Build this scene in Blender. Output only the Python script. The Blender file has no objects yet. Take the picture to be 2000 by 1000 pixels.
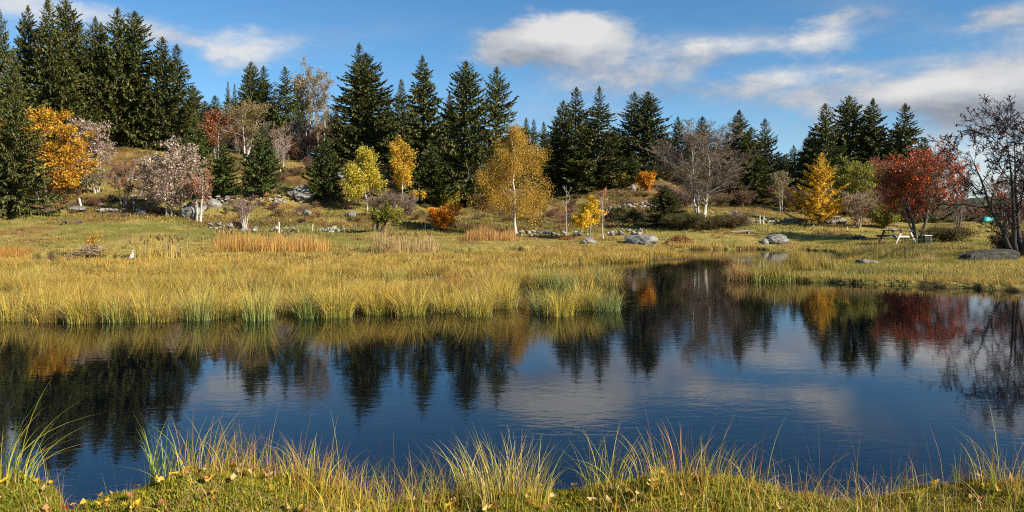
import bpy, math, random
import numpy as np

C = bpy.context.scene.collection
RNG = np.random.default_rng(7)
F = 1500.0          # focal length in pixels of a 2000 px wide picture
HZ = 428.0          # row of the horizon
CAMZ = 1.9
R = math.radians
SUN_AZ, SUN_EL = 122.0, 31.0      # degrees clockwise from straight ahead, above the horizon

# ------------------------------------------------------------------ mesh helpers
def mesh_np(name, V, quads=None, tris=None, col=None, mats=(), smooth=False):
    V = np.asarray(V, np.float32).reshape(-1, 3)
    quads = np.zeros((0, 4), np.int32) if quads is None else np.asarray(quads, np.int32).reshape(-1, 4)
    tris = np.zeros((0, 3), np.int32) if tris is None else np.asarray(tris, np.int32).reshape(-1, 3)
    me = bpy.data.meshes.new(name)
    me.vertices.add(len(V)); me.vertices.foreach_set('co', V.ravel())
    nl = quads.size + tris.size
    me.loops.add(nl)
    me.loops.foreach_set('vertex_index', np.concatenate([quads.ravel(), tris.ravel()]).astype(np.int32))
    npoly = len(quads) + len(tris)
    me.polygons.add(npoly)
    st = np.concatenate([np.arange(len(quads)) * 4, quads.size + np.arange(len(tris)) * 3]).astype(np.int32)
    me.polygons.foreach_set('loop_start', st)
    if smooth:
        me.polygons.foreach_set('use_smooth', np.ones(npoly, bool))
    if col is not None:
        col = np.asarray(col, np.float32)
        if col.ndim == 1: col = np.tile(col, (len(V), 1))
        if col.shape[1] == 3: col = np.concatenate([col, np.ones((len(col), 1), np.float32)], 1)
        a = me.color_attributes.new('Col', 'FLOAT_COLOR', 'POINT')
        a.data.foreach_set('color', np.ascontiguousarray(col, np.float32).ravel())
    for m in (mats if isinstance(mats, (list, tuple)) else [mats]):
        me.materials.append(m)
    me.update(calc_edges=True)
    return me

class Geo:
    """collects vertices, faces and colours of one mesh"""
    def __init__(s): s.V=[]; s.Q=[]; s.T=[]; s.K=[]; s.n=0
    def add(s, V, Q=None, T=None, K=(1,1,1)):
        V=np.asarray(V,float).reshape(-1,3)
        if Q is not None and len(Q): s.Q.append(np.asarray(Q,int).reshape(-1,4)+s.n)
        if T is not None and len(T): s.T.append(np.asarray(T,int).reshape(-1,3)+s.n)
        K=np.asarray(K,float)
        if K.ndim==1: K=np.tile(K,(len(V),1))
        s.V.append(V); s.K.append(K); s.n+=len(V); return s
    def box(s, c, size, rz=0, K=(1,1,1), rx=0, ry=0, bev=0.08):
        hx,hy,hz=[v/2 for v in size]
        b=min(hx,hy,hz)*bev*2
        # chamfered box: three inset face loops
        pts=[]
        for sx in(-1,1):
            for sy in(-1,1):
                for sz in(-1,1):
                    pts+= [(sx*hx,sy*(hy-b),sz*(hz-b)),(sx*(hx-b),sy*hy,sz*(hz-b)),(sx*(hx-b),sy*(hy-b),sz*hz)]
        P=np.array(pts)
        def i(sx,sy,sz,k): return ((sx>0)*4+(sy>0)*2+(sz>0))*3+k
        Q=[];T=[]
        for sg in(-1,1):
            Q.append([i(sg,-1,-1,0),i(sg,1,-1,0),i(sg,1,1,0),i(sg,-1,1,0)])
            Q.append([i(-1,sg,-1,1),i(1,sg,-1,1),i(1,sg,1,1),i(-1,sg,1,1)])
            Q.append([i(-1,-1,sg,2),i(1,-1,sg,2),i(1,1,sg,2),i(-1,1,sg,2)])
        for a in(-1,1):
            for c2 in(-1,1):
                Q.append([i(a,c2,-1,0),i(a,c2,1,0),i(a,c2,1,1),i(a,c2,-1,1)])
                Q.append([i(a,-1,c2,0),i(a,1,c2,0),i(a,1,c2,2),i(a,-1,c2,2)])
                Q.append([i(-1,a,c2,1),i(1,a,c2,1),i(1,a,c2,2),i(-1,a,c2,2)])
                for d in(-1,1): T.append([i(a,c2,d,0),i(a,c2,d,1),i(a,c2,d,2)])
        cx,sx_=math.cos(rx),math.sin(rx); cy,sy_=math.cos(ry),math.sin(ry); cz,sz_=math.cos(rz),math.sin(rz)
        Rx=np.array([[1,0,0],[0,cx,-sx_],[0,sx_,cx]]); Ry=np.array([[cy,0,sy_],[0,1,0],[-sy_,0,cy]]); Rz=np.array([[cz,-sz_,0],[sz_,cz,0],[0,0,1]])
        return s.add(P@(Rz@Ry@Rx).T+np.array(c),Q,T,K)
    def mesh(s,name,mat,smooth=False):
        return mesh_np(name,np.concatenate(s.V),np.concatenate(s.Q) if s.Q else None,np.concatenate(s.T) if s.T else None,np.concatenate(s.K),mat,smooth)

def link(name, me, parent=None, loc=(0,0,0), rz=0, scale=None):
    o = bpy.data.objects.new(name, me); C.objects.link(o)
    if parent is not None: o.parent = parent
    o.location = loc; o.rotation_euler = (0,0,rz)
    if scale is not None: o.scale = scale
    return o
def tag(o, label, cat, group=None, kind=None):
    o['label']=label; o['category']=cat
    if group: o['group']=group
    if kind: o['kind']=kind
    return o
def thing(name, label, cat, loc, rz=0, scale=(1,1,1), group=None):
    o=bpy.data.objects.new(name,None); C.objects.link(o)
    o.location=loc; o.rotation_euler=(0,0,rz); o.scale=scale; o.empty_display_size=.3
    return tag(o,label,cat,group)

def nrm(a): return a/np.maximum(np.linalg.norm(a,axis=-1,keepdims=True),1e-9)

def tubes(P, Rad, sides):
    """P [N,k,3], Rad [N,k] -> verts, quads"""
    N,k,_=P.shape
    T=np.empty_like(P); T[:,1:-1]=P[:,2:]-P[:,:-2]; T[:,0]=P[:,1]-P[:,0]; T[:,-1]=P[:,-1]-P[:,-2]
    T=nrm(T); ref=np.where(np.abs(T[...,2:3])>.9,np.array([1.,0,0]),np.array([0,0,1.]))
    A=nrm(np.cross(T,ref)); B=np.cross(T,A)
    an=np.arange(sides)*2*np.pi/sides
    V=P[:,:,None,:]+Rad[:,:,None,None]*(np.cos(an)[:,None]*A[:,:,None,:]+np.sin(an)[:,None]*B[:,:,None,:])
    idx=np.arange(N*k*sides).reshape(N,k,sides); nx=np.roll(idx,-1,2)
    Q=np.stack([idx[:,:-1],nx[:,:-1],nx[:,1:],idx[:,1:]],-1).reshape(-1,4)
    return V.reshape(-1,3),Q

def leaf_quads(pos, size, rng, col, aspect=.6, flat=0.0, axis=None):
    """diamond leaves, random attitude"""
    N=len(pos)
    u=nrm(rng.normal(size=(N,3))) if axis is None else nrm(axis+rng.normal(size=(N,3))*.35)
    w=rng.normal(size=(N,3)); w[:,2]*=(1-flat); w=nrm(w-(w*u).sum(1,keepdims=True)*u)
    s=np.asarray(size).reshape(-1,1)*np.ones((N,1))
    V=np.stack([pos-u*s*.5,pos+w*s*aspect*.5,pos+u*s*.5,pos-w*s*aspect*.5],1).reshape(-1,3)
    return V,np.arange(N*4).reshape(N,4),np.repeat(col,4,0)

def blades(pos,h,lean,bend,width,cb,ct,rng,seg=3):
    """grass blades: pos [N,3], lean unit xy [N,2], bend [N] share of the height that leans over"""
    N=len(pos); k=seg+1
    t=np.linspace(0,1,k)
    L=np.concatenate([lean,np.zeros((N,1))],1)
    c=pos[:,None,:]+L[:,None,:]*(h*bend)[:,None,None]*(t**2)[None,:,None]
    zz=h[:,None]*(t[None]-.45*np.minimum(bend,1.4)[:,None]*t[None]**2.2)
    c[:,:,2]+=zz
    yaw=rng.uniform(0,2*np.pi,N); W=np.stack([np.cos(yaw),np.sin(yaw),np.zeros(N)],1)
    prof=(1-t**1.6)*.5
    off=W[:,None,:]*width[:,None,None]*prof[None,:,None]
    A=c-off;B=c+off
    V=np.concatenate([np.stack([A[:,:-1],B[:,:-1]],2).reshape(N,-1,3),c[:,-1:]],1)   # N, 2*seg+1
    base=(np.arange(N)*(2*seg+1))[:,None]
    Q=[];
    for i in range(seg-1): Q.append(base+np.array([2*i,2*i+1,2*i+3,2*i+2]))
    T=base+np.array([2*seg-2,2*seg-1,2*seg])
    tt=np.concatenate([np.repeat(t[:-1],2),[1.]])
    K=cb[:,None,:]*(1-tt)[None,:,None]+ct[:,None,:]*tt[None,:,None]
    return V.reshape(-1,3),np.concatenate(Q),T,K.reshape(-1,3)

def pal(rng,n,cols,wts=None,var=.18):
    cols=np.array(cols,float); wts=None if wts is None else np.array(wts,float)/np.sum(wts)
    k=cols[rng.choice(len(cols),n,p=wts)]
    return k*(1+rng.normal(size=(n,1))*var).clip(.45,1.7)*(1+rng.normal(size=(n,3))*.05)

_tab=np.random.default_rng(11).random((256,256))
def vnoise(x,y):
    xi=np.floor(x).astype(int);yi=np.floor(y).astype(int);fx=x-xi;fy=y-yi
    fx=fx*fx*(3-2*fx);fy=fy*fy*(3-2*fy)
    g=lambda a,b:_tab[a%256,b%256]
    return (g(xi,yi)*(1-fx)+g(xi+1,yi)*fx)*(1-fy)+(g(xi,yi+1)*(1-fx)+g(xi+1,yi+1)*fx)*fy
def fbm(x,y,o=4):
    s=0;a=.5
    for i in range(o): s=s+a*vnoise(x*2**i+17.3*i,y*2**i+5.1*i);a*=.5
    return s/(1-.5**o)
def sstep(a,b,x):
    t=np.clip((x-a)/(b-a),0,1); return t*t*(3-2*t)

# ------------------------------------------------------------------ materials
def newmat(name):
    m=bpy.data.materials.new(name); m.use_nodes=True; nt=m.node_tree; nt.nodes.clear()
    return m,nt,nt.nodes.new,nt.links.new
def leaf_material(name,trans=.35,rough=.6,vary=.3,spec=.25):
    m,nt,N,L=newmat(name)
    a=N('ShaderNodeAttribute');a.attribute_name='Col'
    oi=N('ShaderNodeObjectInfo'); mr=N('ShaderNodeMapRange');mr.inputs[3].default_value=1-vary/2;mr.inputs[4].default_value=1+vary/2
    L(oi.outputs['Random'],mr.inputs[0])
    hs=N('ShaderNodeHueSaturation');L(a.outputs['Color'],hs.inputs['Color']);L(mr.outputs[0],hs.inputs['Value'])
    p=N('ShaderNodeBsdfPrincipled');L(hs.outputs[0],p.inputs['Base Color']);p.inputs['Roughness'].default_value=rough
    p.inputs['Specular IOR Level'].default_value=spec
    t=N('ShaderNodeBsdfTranslucent');L(hs.outputs[0],t.inputs['Color'])
    mx=N('ShaderNodeMixShader');mx.inputs[0].default_value=trans;L(p.outputs[0],mx.inputs[1]);L(t.outputs[0],mx.inputs[2])
    o=N('ShaderNodeOutputMaterial');L(mx.outputs[0],o.inputs[0]);return m
def solid_material(name,scale=6,amount=.5,rough=.85,bump=.02,stretch=(1,1,1),spots=None,spotscale=3,spotlo=.55,spothi=.68):
    """Col attribute broken up by noise; optional patches (lichen, moss) of a second colour"""
    m,nt,N,L=newmat(name)
    a=N('ShaderNodeAttribute');a.attribute_name='Col'
    tc=N('ShaderNodeTexCoord');mp=N('ShaderNodeMapping');mp.inputs['Scale'].default_value=stretch;L(tc.outputs['Object'],mp.inputs[0])
    n=N('ShaderNodeTexNoise');n.inputs['Scale'].default_value=scale;n.inputs['Detail'].default_value=6;n.inputs['Roughness'].default_value=.65;L(mp.outputs[0],n.inputs['Vector'])
    mr=N('ShaderNodeMapRange');mr.inputs[1].default_value=.3;mr.inputs[2].default_value=.7;mr.inputs[3].default_value=1-amount;mr.inputs[4].default_value=1+amount;L(n.outputs[0],mr.inputs[0])
    mul=N('ShaderNodeMix');mul.data_type='RGBA';mul.blend_type='MULTIPLY';mul.inputs[0].default_value=1
    L(a.outputs['Color'],mul.inputs[6]);L(mr.outputs[0],mul.inputs[7]);out=mul.outputs[2]
    if spots:
        n2=N('ShaderNodeTexNoise');n2.inputs['Scale'].default_value=spotscale;n2.inputs['Detail'].default_value=5;L(tc.outputs['Object'],n2.inputs['Vector'])
        m2=N('ShaderNodeMapRange');m2.inputs[1].default_value=spotlo;m2.inputs[2].default_value=spothi;L(n2.outputs[0],m2.inputs[0])
        mm=N('ShaderNodeMix');mm.data_type='RGBA';L(m2.outputs[0],mm.inputs[0]);L(out,mm.inputs[6]);mm.inputs[7].default_value=(*spots,1);out=mm.outputs[2]
    p=N('ShaderNodeBsdfPrincipled');L(out,p.inputs['Base Color']);p.inputs['Roughness'].default_value=rough;p.inputs['Specular IOR Level'].default_value=.25
    b=N('ShaderNodeBump');b.inputs['Strength'].default_value=.8;b.inputs['Distance'].default_value=bump;L(n.outputs[0],b.inputs['Height']);L(b.outputs[0],p.inputs['Normal'])
    o=N('ShaderNodeOutputMaterial');L(p.outputs[0],o.inputs[0]);return m

M_NEEDLE=leaf_material('spruce_needles',.12,.65,.35)
M_LEAF=leaf_material('autumn_leaves',.38,.55,.15)
M_BLADE=leaf_material('grass_blades',.32,.5,.0,.3)
M_BERRY=leaf_material('rowan_berries',.1,.4,.0)
M_BARK=solid_material('bark',3,.45,.9,.02,(1,1,.35))
M_BIRCH=solid_material('birch_bark',2.2,.25,.7,.01,(1,1,2.2),(.06,.05,.04),3.5,.6,.66)
M_ROCK=solid_material('lichen_rock',3.2,.5,.9,.06,(1,1,1),(.27,.26,.22),2.3,.5,.62)
M_WOOD=solid_material('weathered_wood',5,.4,.8,.01,(1,6,6))
M_PAINT=solid_material('painted_post',8,.15,.7,.004)
M_FEATHER=solid_material('white_feathers',18,.06,.6,.004)
M_TARP=solid_material('tarpaulin',2.5,.2,.45,.05)
M_DRY=solid_material('dry_straw',9,.5,.95,.04)

def ground_material():
    m,nt,N,L=newmat('ground')
    a=N('ShaderNodeAttribute');a.attribute_name='Col'
    tc=N('ShaderNodeTexCoord')
    out=a.outputs['Color']
    for sc,am,dt in((.9,.28,5),(6.0,.35,5)):
        n=N('ShaderNodeTexNoise');n.inputs['Scale'].default_value=sc;n.inputs['Detail'].default_value=dt;n.inputs['Roughness'].default_value=.7;L(tc.outputs['Object'],n.inputs['Vector'])
        mr=N('ShaderNodeMapRange');mr.inputs[1].default_value=.3;mr.inputs[2].default_value=.7;mr.inputs[3].default_value=1-am;mr.inputs[4].default_value=1+am;L(n.outputs[0],mr.inputs[0])
        mu=N('ShaderNodeMix');mu.data_type='RGBA';mu.blend_type='MULTIPLY';mu.inputs[0].default_value=1;L(out,mu.inputs[6]);L(mr.outputs[0],mu.inputs[7]);out=mu.outputs[2]
    p=N('ShaderNodeBsdfPrincipled');L(out,p.inputs['Base Color']);p.inputs['Roughness'].default_value=.95;p.inputs['Specular IOR Level'].default_value=.1
    b=N('ShaderNodeBump');b.inputs['Strength'].default_value=.9;b.inputs['Distance'].default_value=.12;L(n.outputs[0],b.inputs['Height']);L(b.outputs[0],p.inputs['Normal'])
    o=N('ShaderNodeOutputMaterial');L(p.outputs[0],o.inputs[0]);return m
M_GROUND=ground_material()

def water_material():
    m,nt,N,L=newmat('pond_water')
    tc=N('ShaderNodeTexCoord')
    prev=None
    # wind patches: ripples are stronger in some areas than in others
    mpw=N('ShaderNodeMapping');mpw.inputs['Scale'].default_value=(.10,.22,1);L(tc.outputs['Object'],mpw.inputs[0])
    nw=N('ShaderNodeTexNoise');nw.inputs['Scale'].default_value=1.0;nw.inputs['Detail'].default_value=2;L(mpw.outputs[0],nw.inputs['Vector'])
    mw=N('ShaderNodeMapRange');mw.inputs[1].default_value=.35;mw.inputs[2].default_value=.65;mw.inputs[3].default_value=.28;mw.inputs[4].default_value=1.5;L(nw.outputs[0],mw.inputs[0])
    for sc,dist,st,rot in((2.6,.0011,(1,2.0,1),.25),(8.0,.0006,(1,1.7,1),-.3),(22,.00016,(1,1.3,1),.1)):
        mp=N('ShaderNodeMapping');mp.inputs['Scale'].default_value=st;mp.inputs['Rotation'].default_value=(0,0,rot);L(tc.outputs['Object'],mp.inputs[0])
        n=N('ShaderNodeTexNoise');n.inputs['Scale'].default_value=sc;n.inputs['Detail'].default_value=2;n.inputs['Roughness'].default_value=.45;n.inputs['Distortion'].default_value=.4;L(mp.outputs[0],n.inputs['Vector'])
        b=N('ShaderNodeBump');b.inputs['Distance'].default_value=dist;L(mw.outputs[0],b.inputs['Strength']);L(n.outputs[0],b.inputs['Height'])
        if prev: L(prev.outputs[0],b.inputs['Normal'])
        prev=b
    p=N('ShaderNodeBsdfPrincipled');p.inputs['Base Color'].default_value=(.001,.0018,.004,1);p.inputs['Specular Tint'].default_value=(.36,.68,1,1);p.inputs['Roughness'].default_value=.01;p.inputs['IOR'].default_value=1.33
    L(prev.outputs[0],p.inputs['Normal'])
    o=N('ShaderNodeOutputMaterial');L(p.outputs[0],o.inputs[0]);return m
M_WATER=water_material()

# ------------------------------------------------------------------ terrain
COLS=[(-900,[(36,.1),(46,.8),(58,3),(70,5.5),(85,9.5),(110,13),(160,16)]),
(-400,[(36,.1),(46,.6),(58,2.6),(70,5),(85,9.5),(110,13),(160,16)]),
(0,[(36,.1),(46,.5),(58,2.2),(66,3.1),(75,5.6),(85,8.6),(110,12.5),(160,15)]),
(250,[(36,.1),(44,.45),(60,2.2),(68,4.1),(76,6.4),(86,9.9),(110,12.0),(160,14)]),
(500,[(40,.1),(46,.3),(60,1.1),(70,3.2),(80,5.5),(95,9.4),(115,12.4),(160,14)]),
(700,[(40,.1),(48,.3),(55,.7),(62,1.2),(72,2.75),(82,5),(95,8.1),(105,10.0),(140,12.5)]),
(900,[(42,.1),(57,.7),(64,1.3),(78,2.7),(92,5.2),(105,7.6),(130,10)]),
(1100,[(44,.1),(52,.5),(64,1.4),(78,2.8),(92,5),(105,7.0),(140,9.0)]),
(1230,[(46,.1),(50,.3),(62,1.4),(72,2.8),(85,5.2),(95,7.2),(120,8.4)]),
(1400,[(20,.10),(47,.07),(49,.15),(55,.7),(65,2),(80,3.4),(110,6)]),
(1600,[(20,.13),(30,.13),(46,.10),(49,.15),(55,.7),(66,1.5),(80,2.3),(110,3.6),(150,4)]),
(1800,[(20,.14),(30,.19),(36,.22),(46,.45),(60,.85),(80,1.4),(120,1.6)]),
(1900,[(20,.14),(30,.2),(46,.5),(60,1.1),(75,1.9),(90,1.2),(140,-6)]),
(2100,[(18,.14),(30,.22),(46,.6),(60,1.2),(75,1.8),(95,.5),(140,-8)]),
(3600,[(10,.06),(30,.3),(46,.7),(60,1.2),(75,1.5),(95,.5),(140,-8)])]
def ztable(u,D):
    us=np.array([c[0] for c in COLS],float)
    Z=np.stack([np.interp(D,[p[0] for p in c[1]],[p[1] for p in c[1]]) for c in COLS])
    u=np.clip(u,us[0],us[-1]-1e-3); k=np.clip(np.searchsorted(us,u,side='right')-1,0,len(us)-2)
    f=(u-us[k])/(us[k+1]-us[k]); f=f*f*(3-2*f)
    i=np.arange(u.size)
    return Z[k,i]*(1-f)+Z[k+1,i]*f
def wl(px,py):
    D=CAMZ*F/(py-HZ); return ((px-1000)/F*D,D)
SHORE=[(-1500,506),(-300,506),(0,506),(100,501),(240,505),(300,507),(380,500),(450,498),(640,498),(690,500),(720,500),(850,500),(900,492),(1000,490),(1200,489),(1290,488),(1340,487.5),(1480,487),(1500,489),(1560,488),(1625,492),(1640,500),(1690,505),
 (1640,515),(1580,521),(1530,529),(1450,534),(1415,538),(1422,542),(1530,549),(1620,553),(1700,556),(1850,562),(2000,569),(2300,582),(3000,600)]
LAND=[wl(*p) for p in SHORE]+[(300,16.),(300,2500.),(-1500,2500.),(-1500,37.)]
SEDGE=[wl(*p) for p in [(-600,640),(0,630),(150,631),(350,629),(450,623),(600,622),(620,617),(700,616),(760,613),(830,611),(950,613),(985,602),(992,580),(1000,566),(1100,562),(1192,560),(1200,547),(1150,538),(1000,530),(1100,522),(1200,514),(1335,508),(1342,503),(1300,496),(1290,489),(900,496),(850,503),(720,505),(660,503),(500,503),(400,508),(300,516),(200,516),(100,512),(0,516),(-600,530)]]
ISLET=[wl(*p) for p in [(1038,608),(1075,615),(1125,616),(1160,607),(1194,606),(1196,592),(1150,588),(1080,594),(1040,598)]]
def sdf(x,y,poly):
    P=np.array(poly);Q=np.roll(P,-1,0)
    d=np.full(x.shape,1e9);ins=np.zeros(x.shape,bool)
    for (ax,ay),(bx,by) in zip(P,Q):
        ex,ey=bx-ax,by-ay; t=np.clip(((x-ax)*ex+(y-ay)*ey)/(ex*ex+ey*ey+1e-12),0,1)
        d=np.minimum(d,np.hypot(x-ax-t*ex,y-ay-t*ey))
        c=((ay>y)!=(by>y))&(x<(bx-ax)*(y-ay)/(by-ay+1e-12)+ax); ins^=c
    return np.where(ins,d,-d)
def HUM(cx,cy,rx,ry,a): return (cx,cy,rx,ry,a)
HUMS=[(-2.75,3.95,.42,.5,.17),(-1.62,4.02,.55,.45,.22),(-.15,4.0,.35,.4,.10),(.98,4.05,.62,.45,.16),(2.0,4.0,.7,.5,.01),(2.9,4.1,.5,.5,.08),(-.85,3.7,.4,.3,.05),(4.2,4,.7,.6,.15),(-4,4,.8,.6,.15)]
def bank(x,y):
    z=np.full(x.shape,.33)+(fbm(x*1.3,y*1.3,3)-.5)*.10+(fbm(x*3.1+20,y*3.1,2)-.5)*.09
    for cx,cy,rx,ry,a in HUMS: z=z+a*np.exp(-((x-cx)/rx)**2-((y-cy)/ry)**2)
    edge=4.62+(fbm(x*.9+40,x*0+3,3)-.5)*.5-.45*np.exp(-((x+2.25)/.22)**2)-.25*np.exp(-((x+.85)/.35)**2)
    z=z+(vnoise(x*9,y*9)-.5)*.035+(vnoise(x*23,y*23)-.5)*.016
    return -.6+(z+.6)*sstep(0.32,-.28,y-edge)
def heath(x,y,u,D):
    foot_=np.interp(u,[-200,0,130,250,420,600,800,1000,1150,1330],[58,58.5,62.5,60,58,63,64,62,66,62]); wdt=np.interp(u,[0,420,700,1300],[3.6,3.2,4,5])
    band=np.exp(-((D-foot_-1.5)/wdt)**2)*(u<1340)
    slope=sstep(66,76,D)*(u<1340)*sstep(.47,.60,fbm(x*.30+21,y*.26+4,3))
    return np.clip(band*sstep(.30,.52,fbm(x*.4+3,y*.4+8,3))*1.1+slope,0,1)
def ground(x,y,parts=False):
    x=np.asarray(x,float).ravel();y=np.asarray(y,float).ravel()
    r=np.hypot(x,y);th=np.arctan2(x,y);tl=R(60)
    D=np.where(np.abs(th)<=tl,y,r*math.cos(tl)); u=1000+F*np.tan(np.clip(th,-tl,tl))
    D=np.maximum(D,.1)
    zt=ztable(u,D)
    rough=sstep(44,70,D)
    zt=zt+rough*((fbm(x*.11,y*.11,4)-.5)*1.2+(fbm(x*.5+9,y*.5,3)-.5)*.6)+(fbm(x*.8,y*.8,3)-.5)*.10*sstep(20,40,D)
    sl=sdf(x,y,LAND)+(vnoise(x*1.7,y*1.7)-.5)*.35+(vnoise(x*5,y*5)-.5)*.12
    ss=np.maximum(sdf(x,y,SEDGE),sdf(x,y,ISLET))
    zl=-.7+(np.maximum(zt,.05)*1.0+.7)*sstep(-.22,.10,sl)
    zl=np.where(D>100,np.where(sl>.12,zt,zl),zl)
    zs=-.7+.65*sstep(-.5,.1,ss)
    z=np.maximum(zl,zs)
    near=y<7
    z=np.where(near,bank(x,y),z)
    if parts: return z,D,u,sl,ss
    return z
def G(x,y): return float(ground([x],[y])[0])
def at(px,D): 
    x=(px-1000)/F*D; return (x,D,G(x,D))
def foot(px,py,d0=30,d1=170):
    """the nearest ground point seen at this pixel"""
    D=np.arange(d0,d1,.25); x=(px-1000)/F*D; z=ground(x,D); yy=HZ-(z-CAMZ)/D*F
    k=np.argmax(yy<=py) if (yy<=py).any() else int(np.argmin(yy))
    return (float(x[k]),float(D[k]),float(z[k]))

def build_ground():
    th=np.concatenate([np.linspace(-180,-62,40)[:-1],np.linspace(-62,-38,60)[:-1],np.linspace(-38,38,760)[:-1],np.linspace(38,62,60)[:-1],np.linspace(62,180,40)])
    th=np.radians(th)
    r=np.concatenate([[.6,1.2,1.9,2.6],np.linspace(3.1,6.6,110),np.geomspace(6.8,60,190),np.geomspace(60.5,170,150),np.geomspace(176,4000,26)])
    TH,RR=np.meshgrid(th,r); X=RR*np.sin(TH);Y=RR*np.cos(TH)
    z,D,u,sl,ss=ground(X,Y,True); x=X.ravel();y=Y.ravel()
    V=np.stack([x,y,z],1)
    nr,nt=TH.shape
    idx=np.arange(nr*nt).reshape(nr,nt)
    Q=np.stack([idx[:-1,:-1],idx[:-1,1:],idx[1:,1:],idx[1:,:-1]],-1).reshape(-1,4)
    V=np.concatenate([V,[[0,0,.33]]]); T=np.stack([np.full(nt-1,nr*nt),idx[0,1:],idx[0,:-1]],1)
    # what grows where: colours of the ground cover itself
    n1=fbm(x*.06,y*.06,4);n2=fbm(x*.23+31,y*.23,4);n3=fbm(x*.9+7,y*.9+3,3)
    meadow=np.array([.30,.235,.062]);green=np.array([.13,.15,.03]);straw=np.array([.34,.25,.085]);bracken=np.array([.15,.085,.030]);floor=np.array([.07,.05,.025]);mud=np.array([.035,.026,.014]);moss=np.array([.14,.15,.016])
    def mix(a,b,f): return a*(1-f[:,None])+b*f[:,None]
    K=mix(np.tile(meadow,(len(x),1)),green,sstep(.52,.72,n2)*.7)
    K=mix(K,straw,sstep(.55,.7,n3)*.6)
    hill=sstep(56,70,D)
    K=mix(K,bracken,hill*(.10+.80*sstep(.44,.58,n2*.6+n1*.4)))
    K=mix(K,straw*.8,hill*sstep(.56,.68,n3)*.6)
    n4=fbm(x*.38+80,y*.30+12,3)
    K=mix(K,np.array([.24,.13,.045]),sstep(.56,.70,n4)*sstep(40,50,D)*.7); K=mix(K,np.array([.16,.16,.035]),sstep(.44,.30,n4)*sstep(40,50,D)*.6)
    hb=heath(x,y,u,D); K=mix(K,mix(np.tile(np.array([.105,.058,.024]),(len(x),1)),np.array([.10,.085,.025]),sstep(.4,.6,n3)),hb*.8)
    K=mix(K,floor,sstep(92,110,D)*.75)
    K=mix(K,mud,np.maximum(sstep(.08,.03,z),sstep(.22,.0,sl)*(y<60))*(y>6))
    K=mix(K,np.array([.09,.08,.03]),sstep(140,170,D))
    K=mix(K,mix(np.tile(moss,(len(x),1)),np.array([.20,.14,.045]),sstep(.45,.65,n3)),(y<7)*1.0)
    K=mix(K,mud*.8,(y<7)*sstep(.22,.05,z))
    K=np.concatenate([K,[[.1,.1,.02]]])
    o=link('ground',mesh_np('ground',V,Q,T,K,M_GROUND,True)); o['kind']='structure'; o['label']='rough grassy ground, pond banks and hillside'; o['category']='ground'
build_ground()
w=link('water',mesh_np('water',[(-80,3.2,0),(80,3.2,0),(80,56,0),(-80,56,0)],[[0,1,2,3]],None,None,M_WATER)); tag(w,'dark rippled pond water mirroring trees and sky','water',None,'structure')

def build_far_hills():
    px=np.linspace(1500,3200,160); D=np.linspace(3000,3600,7)
    V=[];K=[]
    for j,d in enumerate(D):
        f=math.sin(j/6*math.pi)
        top=1.9+(HZ-392+14*(fbm(px*.012,px*0+2,4)-.5)*2+8*np.exp(-((px-1935)/60)**2))/F*d
        z=-30+(top+30)*f
        V.append(np.stack([(px-1000)/F*d,np.full_like(px,d),z],1)); K.append(pal(RNG,len(px),[(.05,.06,.035)],None,.2))
    n=len(px);i=np.arange(7*n).reshape(7,n)
    Q=np.stack([i[:-1,:-1],i[:-1,1:],i[1:,1:],i[1:,:-1]],-1).reshape(-1,4)
    o=link('hills',mesh_np('hills',np.concatenate(V),Q,None,np.concatenate(K),M_GROUND,True)); tag(o,'low wooded hills far away at the right edge','hills',None,'structure')
build_far_hills()

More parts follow.
